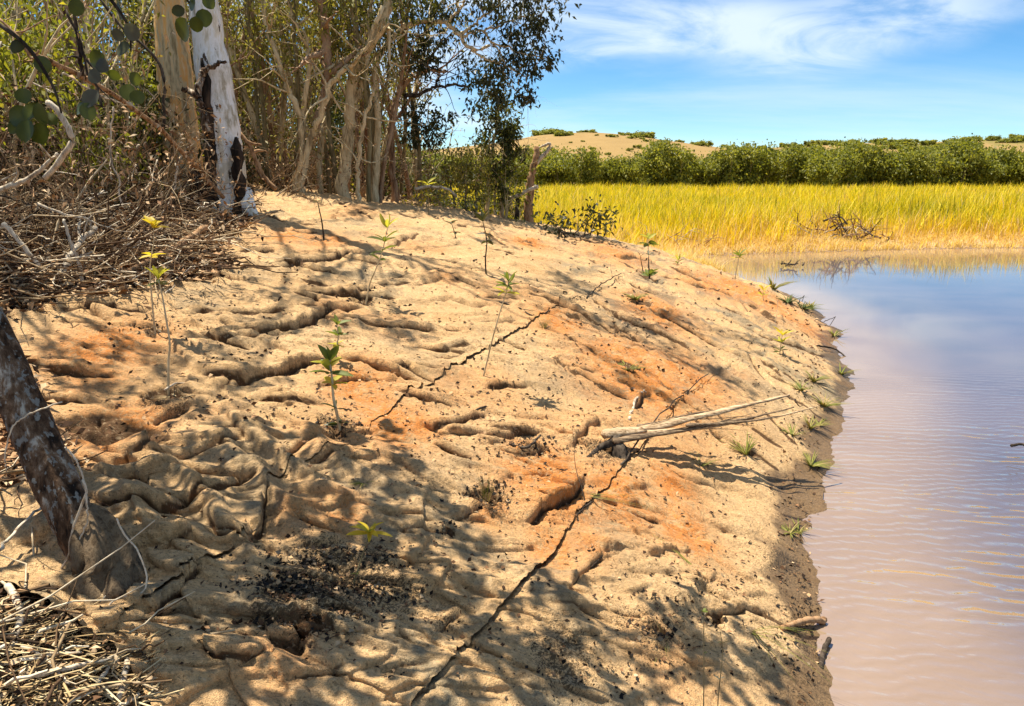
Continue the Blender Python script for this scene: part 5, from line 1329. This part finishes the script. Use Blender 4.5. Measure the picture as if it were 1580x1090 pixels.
stick([(770, 470), (800, 478), (822, 490), (850, 482)], .02, .009, .005, 'dark_wood', 'dark twig at the upper end of the middle seam', side=2)
stick([(1205, 976), (1240, 972), (1270, 968)], [.02, .05, .04], .014, .018, 'brown_wood', 'stubby wet brown stick at the water edge near the bottom', 'stick')
stick([(1278, 1000), (1268, 1020), (1266, 1035)], [.05, .03, .0], .012, .014, 'dark_wood', 'dark snag at the waterline at the bottom', 'stick')
stick([(1225, 478), (1242, 464), (1266, 472), (1252, 478)], [.02, .10, .05, -.01], .006, .004, 'dark_wood', 'bent twig looping out over the water at the point of the bank')
stick([(1258, 497), (1272, 503), (1290, 497), (1300, 499)], [.03, .06, .10, .12], .006, .004, 'dark_wood', 'small forked twig poking from the water beyond the bank', side=1)
stick([(1260, 540), (1285, 545), (1308, 556)], [.05, .06, .02], .012, .010, 'dark_wood', 'dark stick at the tip of the bank')
stick([(1560, 688), (1575, 686), (1595, 690)], 0, .012, .010, 'dark_wood', 'dark stick end floating at the right edge of the water', Y=5.62)
stick([(1190, 545), (1198, 490), (1200, 462)], 0, .003, .002, 'dead_wood', 'thin straight stem upright on the bank near the water', Y=9.05)
stick([(255, 610), (272, 600), (294, 600)], .03, .006, .004, 'dead_wood', 'dry stalk in the small litter hollow at the left')
stick([(970, 655), (985, 620), (1000, 610)], [.03, .06, .04], .012, .006, 'dead_wood', 'curled strip of bark behind the frond')
# charred and sun-bleached drift bits at the crest
for px, py, L, lb_ in ((880, 372, .5, 'dark brush clump on the crest below the dead stump'), (845, 345, .6, 'dark leafy brush heap at the foot of the dead stump')):
    b = SP(px, py); root = thing('brush_heap', b, lb_, 'brush heap'); tips = []
    for k in range(9):
        m = MB(); grow(m, np.array(b) + RNG.normal(0, .1, 3) * (1.6, 1, .2), (RNG.normal(0, 1), RNG.normal(0, .6), .55), L * RNG.uniform(.6, 1.3), .014, 1, tips, .4, .0, (2, 3), 5); m.build('branch', MT['dark_wood'], root)
    m = MB(); tips_leaves(m, tips, 4, .10, .045, .08, .4); m.build('leaves', MT['leaf_dark'], root)
# ------------------------------------------------------------------ dead stump and its neighbours beyond the crest
def dead_stump():
    Y = 15.3; b = at(816, 345, Y); g = gz(b.x, b.y)
    root = thing('dead_tree', (b.x, b.y, g), 'dead bleached trunk with a broken fork at the end of the bank', 'dead tree')
    m = MB(); limb(m, [(817, 360), (815, 335), (816, 310), (818, 285), (822, 262), (826, 246), (829, 228)], Y, .11, .055, 26, 10, .008)
    m.build('trunk', MT['brown_wood'], root)
    for px, r in (([(823, 258), (832, 246), (842, 237), (849, 227), (846, 222), (836, 226)], .05), ([(828, 234), (833, 228), (842, 223)], .02), ([(820, 292), (826, 285)], .03)):
        m = MB(); limb(m, px, Y, r, r * .45, 16, 8, .006); m.build('branch', MT['dead_wood'], root)
    m = MB(); limb(m, [(786, 306), (800, 301), (815, 294), (831, 288)], Y - .25, .03, .04, 14, 8, .006)
    o = m.build('branch', MT['dead_wood'], root)
    for px, top, lb_ in ((773, 306, 'short grey stub post left of the dead trunk'), (797, 300, 'dark broken stub just left of the dead trunk')):
        b2 = at(px, 335, Y); s = MB(); limb(s, [(px, 345), (px + 1, 322), (px + 2, top)], Y, .05, .04, 12, 9, .006, 0, .12)
        tag(s.build('broken_stub', MT['dead_wood' if px < 780 else 'dark_wood']), lb_, 'stump')
dead_stump()
def yellow_shrub(px, py, Y, h, label, mat='leaf_bright', n=260):
    b = at(px, py, Y); g = gz(b.x, b.y); root = thing('leafy_shrub', (b.x, b.y, g), label, 'shrub'); tips = []
    m = MB()
    for k in range(6): grow(m, (b.x, b.y, g - .05), (RNG.normal(0, .5), RNG.normal(0, .5), 1), h, .012, 1, tips, .3, .05, (2, 3), 5)
    m.build('stem', MT['tan_bark'], root)
    c = MB(); tips_leaves(c, tips, max(1, n // max(1, len(tips))), .10, .04, .08, .2); c.build('crown', MT[mat], root)
yellow_shrub(780, 320, 15.0, .9, 'yellow green shrub round the grey stub post at the end of the bank')
yellow_shrub(800, 335, 15.4, .6, 'smaller yellow shrub at the foot of the dead trunk')
yellow_shrub(655, 300, 14.3, .32, 'bright yellow low shrub on the crest under the arching tree', 'leaf_yellow', 120)
yellow_shrub(685, 302, 14.5, .26, 'low lime shrub on the crest right of the yellow one', 'leaf_lime', 90)
stick([(640, 292), (665, 288), (690, 292), (705, 303)], 0, .03, .02, 'dead_wood', 'pale log lying on the crest behind the yellow shrub', 'branch', Y=14.0)
# ------------------------------------------------------------------ dead palm frond
def palm_frond():
    a0 = SP(935, 690)
    root = thing('palm_frond', a0, 'split dead palm frond sticking out over the slope towards the water', 'palm frond')
    def strip(px, Ys, w0, w1, name, th=.75, mat='frond', split=0):
        n = 40; P = curve_pts([at(a, b, y) for (a, b), y in zip(px, Ys)], n) + np.cumsum(RNG.normal(0, .0012, (n, 3)), 0)
        t = np.linspace(0, 1, n)
        m = MB(); m.tube(P, np.interp(t, [0, .3, 1], [w0, w0 * .82, w1]) * (1 + .10 * np.sin(t * 23 + w0 * 900)), 14, .5, .06, flat=th, ridge=(5, .14))
        for k in range(split):     # fibres peeling off the strip
            i0 = int(RNG.integers(4, n - 14)); ln = int(RNG.integers(8, 14)); off = np.linspace(0, 1, ln)[:, None] * np.array((RNG.normal(0, .02), RNG.normal(0, .03), RNG.normal(.0, .035)))
            m.tube(P[i0:i0 + ln] + np.array((0, 0, w0 * .5)) * RNG.choice((-1, 1)) + off, np.linspace(.004, .0015, ln), 5, .5, .2, cap=False)
        return m.build(name, MT[mat], root)
    strip([(932, 671), (990, 664), (1060, 648), (1140, 629), (1216, 611)], [4.55, 4.68, 4.82, 5.0, 5.2], .040, .008, 'stalk', .75, 'frond', 5)
    strip([(946, 681), (1010, 671), (1080, 660), (1150, 647), (1224, 630)], [4.50, 4.60, 4.72, 4.90, 5.08], .026, .005, 'leaf_strip', .7, 'frond_dark', 4)
    strip([(1000, 668), (1060, 663), (1130, 654), (1190, 646), (1264, 628)], [4.6, 4.72, 4.85, 5.0, 5.2], .020, .005, 'leaf_strip', .7, 'frond', 3)
    strip([(985, 658), (1030, 650), (1092, 637)], [4.72, 4.86, 5.0], .016, .005, 'leaf_strip', .7, 'frond_dark', 2)
    strip([(1060, 657), (1110, 654), (1160, 649), (1206, 641)], [4.66, 4.78, 4.88, 4.98], .014, .004, 'leaf_strip', .7, 'frond_dark', 2)
    strip([(1040, 645), (1100, 634), (1160, 622), (1204, 612)], [4.84, 4.96, 5.08, 5.2], .010, .003, 'leaf_strip', .8, 'frond_dark', 2)
    strip([(1213, 610), (1225, 618), (1236, 627)], [5.2, 5.2, 5.22], .007, .004, 'leaf_strip', .8, 'frond_dark')
    m = MB()
    Q = curve_pts([SP(962, 714, -.04), at(956, 694, 4.50), at(948, 676, 4.56)], 14); m.tube(Q, np.linspace(.055, .036, 14), 14, .5, .12, ridge=(5, .15))
    Q = curve_pts([SP(906, 708, -.01), at(926, 691, 4.50), at(952, 678, 4.54)], 14); m.tube(Q, np.linspace(.012, .03, 14), 10, .5, .12, ridge=(4, .15))
    m.build('frond_base', MT['dark_wood'], root)
palm_frond()
# ------------------------------------------------------------------ planted seedlings: stem > each leaf a part
def seedling(base, path, leaves, label, Ymul=1.0, r=.006, stem='tan_bark', lean=0.0):
    """path: pixels from the foot upward; leaves: (t along stem, length px, tilt up, kind, mat, count)"""
    b = SP(*base, -.01); root = thing('seedling', b, label, 'seedling')
    Y0 = b.y
    pts = [b] + [at(a, c, Y0 + lean * (i + 1)) for i, (a, c) in enumerate(path)]
    P = curve_pts(pts, 22); m = MB(); m.tube(P, np.linspace(r, r * .45, 22), 7, .5, .1); m.build('stem', MT[stem], root)
    for (t, Lpx, tilt, kind, mat, cnt) in leaves:
        q = np.array([np.interp(t, np.linspace(0, 1, 22), P[:, k]) for k in range(3)])
        a0 = RNG.uniform(0, 6.28)
        for k in range(cnt):
            a = a0 + k * 6.283 / cnt + RNG.normal(0, .25)
            L = Lpx / FPX * Y0 * RNG.uniform(.75, 1.15)
            e = tilt + RNG.normal(0, .18)
            add_leaf(root, Vector(q) + Vector((0, 0, RNG.normal(0, .06 * L))), (math.cos(a) * math.cos(e), math.sin(a) * math.cos(e), math.sin(e)), L, kind, mat)
    return root
seedling((240, 522), [(236, 480), (232, 430), (232, 405), (237, 375), (237, 350)], [(1, 24, .5, 'oval', 'leaf_yellow', 6), (.97, 16, 1.0, 'oval', 'leaf_yellow', 3), (.66, 20, .1, 'oval', 'leaf_yellow', 6)], 'tall thin seedling with two tiers of bright yellow leaves at the left', r=.006)
seedling((258, 605), [(260, 560), (262, 530), (256, 490), (250, 455), (244, 432)], [(1, 28, .9, 'lance', 'leaf_lime', 5), (.95, 22, .3, 'lance', 'leaf_green', 4)], 'bare stemmed seedling with a small green top in front of the yellow one', r=.007)
seedling((563, 466), [(570, 440), (580, 415), (590, 388), (598, 352)], [(1, 26, 1.0, 'lance', 'leaf_lime', 5), (.86, 26, .6, 'lance', 'leaf_green', 5), (.74, 24, .3, 'lance', 'leaf_green', 4), (.64, 20, .3, 'lance', 'leaf_green', 3)], 'leaning seedling with narrow green leaves standing on the upper bank', r=.008)
seedling((745, 588), [(752, 555), (762, 515), (772, 480), (780, 455), (785, 435)], [(1, 26, .9, 'lance', 'leaf_green', 6), (.93, 26, .4, 'lance', 'leaf_green', 6), (.84, 24, .2, 'lance', 'leaf_lime', 5)], 'leaning seedling with a green tuft above the middle seam', r=.007)
seedling((520, 562), [(519, 540), (522, 520), (520, 502)], [(1, 22, .8, 'oval', 'leaf_green', 5), (.7, 22, .4, 'oval', 'leaf_green', 5), (.45, 20, .2, 'oval', 'leaf_lime', 5)], 'short bushy seedling directly behind the large leafy one', r=.006)
seedling((525, 668), [(520, 640), (514, 610), (512, 580), (508, 556)], [(1, 34, 1.0, 'oval', 'leaf_green', 4), (.9, 34, .6, 'oval', 'leaf_lime', 5), (.78, 34, .45, 'oval', 'leaf_green', 5), (.64, 30, .35, 'oval', 'leaf_lime', 5), (.32, 26, .3, 'oval', 'leaf_dark', 4), (.12, 22, .1, 'oval', 'leaf_dark', 5)], 'largest leafy seedling with pale green leaves and a dry brown foot', r=.010)
seedling((545, 908), [(552, 880), (560, 855), (570, 822)], [(1, 36, .35, 'lance', 'leaf_yellow', 8), (.98, 26, .9, 'lance', 'leaf_lime', 5), (.25, 10, .6, 'lance', 'leaf_green', 3)], 'nearest seedling with a star of yellow leaves above the black crumbs', r=.004, stem='olive_bark')
seedling((500, 372), [(497, 345), (493, 325), (490, 312)], [(1, 14, .3, 'lance', 'leaf_dark', 4), (.8, 10, .2, 'lance', 'leaf_dark', 2)], 'thin dark seedling near the crest, almost leafless', r=.010, stem='dark_wood')
seedling((750, 428), [(749, 400), (751, 372), (745, 342)], [(1, 22, 1.0, 'oval', 'leaf_dark', 4), (.78, 20, -.3, 'oval', 'leaf_grey', 4), (.66, 16, -.2, 'oval', 'leaf_dark', 3)], 'dark seedling with withered leaves on the upper middle bank', r=.010, stem='dark_wood')
seedling((661, 336), [(661, 312), (660, 285)], [(1, 16, .4, 'lance', 'leaf_lime', 5), (.7, 10, .3, 'lance', 'leaf_lime', 3)], 'slim seedling at the crest in front of the yellow shrub', r=.008, stem='olive_bark')
seedling((704, 372), [(701, 358), (697, 345)], [(1, 14, .5, 'oval', 'leaf_grey', 4), (.5, 12, .2, 'oval', 'leaf_dark', 4)], 'tiny grey leaved seedling near the crest', r=.008, stem='dark_wood')
seedling((1003, 432), [(1001, 410), (1001, 395)], [(1, 12, .9, 'lance', 'leaf_dark', 3), (.2, 18, .7, 'oval', 'leaf_green', 6)], 'dark stub seedling with a few green leaves on the right shoulder of the bank', r=.012, stem='dark_wood')
seedling((994, 425), [(990, 408), (988, 396)], [(1, 8, .9, 'lance', 'leaf_dark', 2)], 'thin dark stem just left of the stub seedling', r=.008, stem='dark_wood')
seedling((1000, 388), [(1000, 378), (999, 368)], [(1, 16, .6, 'oval', 'leaf_lime', 6), (.5, 18, .2, 'oval', 'leaf_green', 6)], 'green seedling on the skyline of the bank near the far water', r=.008)
seedling((1134, 432), [(1137, 412), (1141, 394)], [(1, 15, .7, 'lance', 'leaf_green', 6), (.9, 12, .2, 'lance', 'leaf_lime', 4)], 'slim seedling standing against the far water', r=.009)
seedling((1203, 548), [(1205, 532), (1207, 518)], [(1, 18, .9, 'lance', 'leaf_yellow', 6), (.6, 18, .6, 'lance', 'leaf_lime', 6), (.2, 16, .4, 'lance', 'leaf_green', 4)], 'yellow green seedling near the water below the point', r=.006)
seedling((1178, 468), [(1177, 456), (1178, 448)], [(1, 13, .9, 'lance', 'leaf_yellow', 6), (.5, 12, .5, 'lance', 'leaf_lime', 4)], 'small yellow seedling at the upper water edge', r=.006)
seedling((1045, 412), [(1046, 402)], [(1, 12, .8, 'lance', 'leaf_lime', 5), (.5, 10, .5, 'lance', 'leaf_green', 4)], 'little lime seedling where the bank meets the far water', r=.006)
seedling((1085, 1135), [(1086, 1060), (1086, 1000), (1086, 945)], [(1, 10, .8, 'round', 'leaf_green', 3), (.62, 8, .5, 'round', 'leaf_dark', 1)], 'thin green stalk with a bud rising at the bottom of the picture', r=.0026, stem='olive_bark')
seedling((1106, 1140), [(1108, 1080), (1113, 1030), (1115, 1000), (1111, 975)], [(.82, 14, .5, 'lance', 'leaf_dark', 2), (.4, 14, .6, 'lance', 'leaf_grey', 3)], 'second stalk at the bottom with side shoots, right of the budding one', r=.0026, stem='olive_bark')
# ------------------------------------------------------------------ grass tufts
def tuft(px, py, n, Lpx, label, mat='grass_blade', spread_=.5, lean=(0, 0), w=.004, bend=.5, up=.7):
    b = SP(px, py, -.005); m = MB(); D = math.hypot(b.x, b.y)
    for k in range(n):
        a = RNG.uniform(0, 6.28); L = Lpx / FPX * D * RNG.uniform(.5, 1.15)
        d = unit(np.array((math.cos(a) * spread_ + lean[0], math.sin(a) * spread_ + lean[1], up)))
        s = np.array((math.cos(a), math.sin(a), 0)) * .012 * D / 4 * RNG.random()
        t = np.linspace(0, 1, 6)[:, None]
        Q = np.array(b) + s + d * L * t + np.array((d[0], d[1], 0)) * L * bend * t ** 2 - np.array((0, 0, 1)) * L * bend * .55 * t ** 2
        g0 = b.z - .1
        m.tube(Q, np.array([1, .95, .8, .6, .35, .08]) * w * D / 4 * RNG.uniform(.7, 1.2), 4, float(np.clip(RNG.normal(.5, .3), 0, 1)), cap=False, flat=.3)
    o = m.build('grass_tuft', MT[mat]); me = o.data
    v = np.empty(len(me.vertices) * 3, np.float32); me.vertices.foreach_get('co', v); v = v.reshape(-1, 3) - np.array(b, np.float32); me.vertices.foreach_set('co', v.ravel()); o.location = b; me.update()
    return tag(o, label, 'grass tuft')
tuft(750, 768, 34, 95, 'tall wispy grass tuft in the dark hollow in the middle of the mat', spread_=.22, lean=(.05, 0), up=1.2, bend=.35, w=.0022)
tuft(968, 574, 40, 34, 'low green grass tuft in the red soil patch', up=.4)
tuft(980, 466, 34, 22, 'small grass tuft on the upper right slope', up=.5)
tuft(1150, 705, 42, 44, 'yellow grass tuft right of the palm frond shadow', lean=(-.25, .1), up=.8)
tuft(1252, 722, 44, 34, 'green grass tuft overhanging the waterline', lean=(.3, 0), up=.4)
tuft(1272, 628, 46, 30, 'green grass clump at the waterline past the frond tips', lean=(.2, 0), up=.5)
tuft(1222, 676, 24, 26, 'little grass tuft below the frond tips', up=.5)
tuft(1020, 985, 60, 62, 'sprawling fine grass tuft near the bottom of the mat', lean=(-.5, -.25), up=.35, w=.0028)
tuft(1218, 826, 34, 30, 'straw coloured tuft on the wet edge by the water', lean=(-.2, 0), up=.4)
tuft(1075, 888, 9, 150, 'long yellow runner grass lying over the sand', lean=(-.55, .25), spread_=.4, up=.10, w=.0035, bend=.25)
tuft(1160, 985, 14, 110, 'long drooping grass stems at the bottom right of the mat', lean=(.25, -.5), spread_=.3, up=.35, w=.0025, bend=.6)
tuft(1235, 605, 26, 24, 'thin tuft in the grey mat near the water', up=.5)
tuft(1255, 590, 30, 28, 'pale tuft on the steep edge below the point', lean=(.2, 0), up=.6)
tuft(840, 508, 20, 36, 'faint dry tuft beside the middle seam', up=.9, w=.002, spread_=.3)
tuft(1080, 720, 22, 36, 'thin green sprigs in the frond shadow', lean=(.2, 0), up=.5, w=.0025)
tuft(560, 748, 26, 20, 'small green moss like tuft in the shade on the middle mat', up=.25)
tuft(1215, 470, 30, 22, 'dark grass clump on the point of the bank', mat='leaf_green', up=.5)
tuft(1240, 478, 30, 22, 'wet dark grass hanging over the point into the water', mat='leaf_green', lean=(.3, -.1), up=.3)
tuft(1250, 455, 26, 20, 'grass tuft at the far side of the point', up=.6)
tuft(900, 770, 5, 120, 'long thin yellow stems lying from the seam across the red soil', lean=(.7, -.25), spread_=.15, up=.06, w=.002, bend=.1)
tuft(275, 610, 30, 26, 'dry grass nest in the small hollow at the left', mat='straw', up=.3)
for k, yy in enumerate((4.3, 6.05, 6.2, 8.0, 10.1, 11.9, 12.2, 14.2)):
    xs = float(np.interp(yy, SHORE[:19, 1], SHORE[:19, 0])) - abs(RNG.normal(.12, .10)); zz = float(surf(xs, yy)[0])
    f = yy * math.cos(PITCH) - (zz - CAMH) * math.sin(PITCH); u_ = yy * math.sin(PITCH) + (zz - CAMH) * math.cos(PITCH)
    o = tuft(PW / 2 + FPX * xs / f, PH / 2 - FPX * u_ / f, int(RNG.integers(12, 30)), RNG.uniform(14, 30) * (1 if yy > 6 else 1.3), 'small grass tuft sprouting along the wet waterline of the bank', up=RNG.uniform(.4, .8), lean=(RNG.uniform(-.1, .3), 0))
    o['group'] = 'small grass tufts along the waterline'
# ------------------------------------------------------------------ brush on the far shore, drift on the water
def brush_pile(px, py, Y, w, h, n, label, mats):
    b = at(px, py, Y); g = max(.05, gz(b.x, b.y)); root = thing('brush_pile', (b.x, b.y, g), label, 'brush pile')
    for k in range(n):
        m = MB(); tips = []; a = RNG.uniform(0, 6.28)
        p = (b.x + RNG.normal(0, w * .28), b.y + RNG.normal(0, .25), g + abs(RNG.normal(0, h * .25)))
        grow(m, p, (math.cos(a), .5 * math.sin(a), RNG.uniform(.1, .8)), w * RNG.uniform(.25, .5), RNG.uniform(.015, .035), 1, tips, .5, .0, (2, 3), 6, .55)
        m.build('branch', MT[mats[k % len(mats)]], root)
brush_pile(1298, 352, 24.0, 2.0, 1.1, 38, 'heap of grey brown dead branches on the far shore in the reeds', ['dark_wood', 'brown_wood', 'dead_wood', 'brown_wood', 'dark_wood'])
brush_pile(1222, 342, 24.6, .8, 1.2, 7, 'bent pale dead stems in the reeds left of the branch heap', ['dead_wood'])
brush_pile(1368, 362, 23.9, .8, .3, 6, 'small dark brush heap on the far shore right of the big one', ['dark_wood', 'brown_wood'])
brush_pile(1212, 408, 18.3, .42, .04, 8, 'dark drift twigs floating in the far part of the pond', ['dark_wood'])
brush_pile(1045, 372, 22.2, 2.2, .2, 8, 'dry fallen stems along the muddy edge behind the bank', ['dead_wood', 'brown_wood'])
brush_pile(960, 362, 21.5, 1.6, .25, 8, 'tangled dry stems at the near edge of the reeds behind the crest', ['dead_wood'])
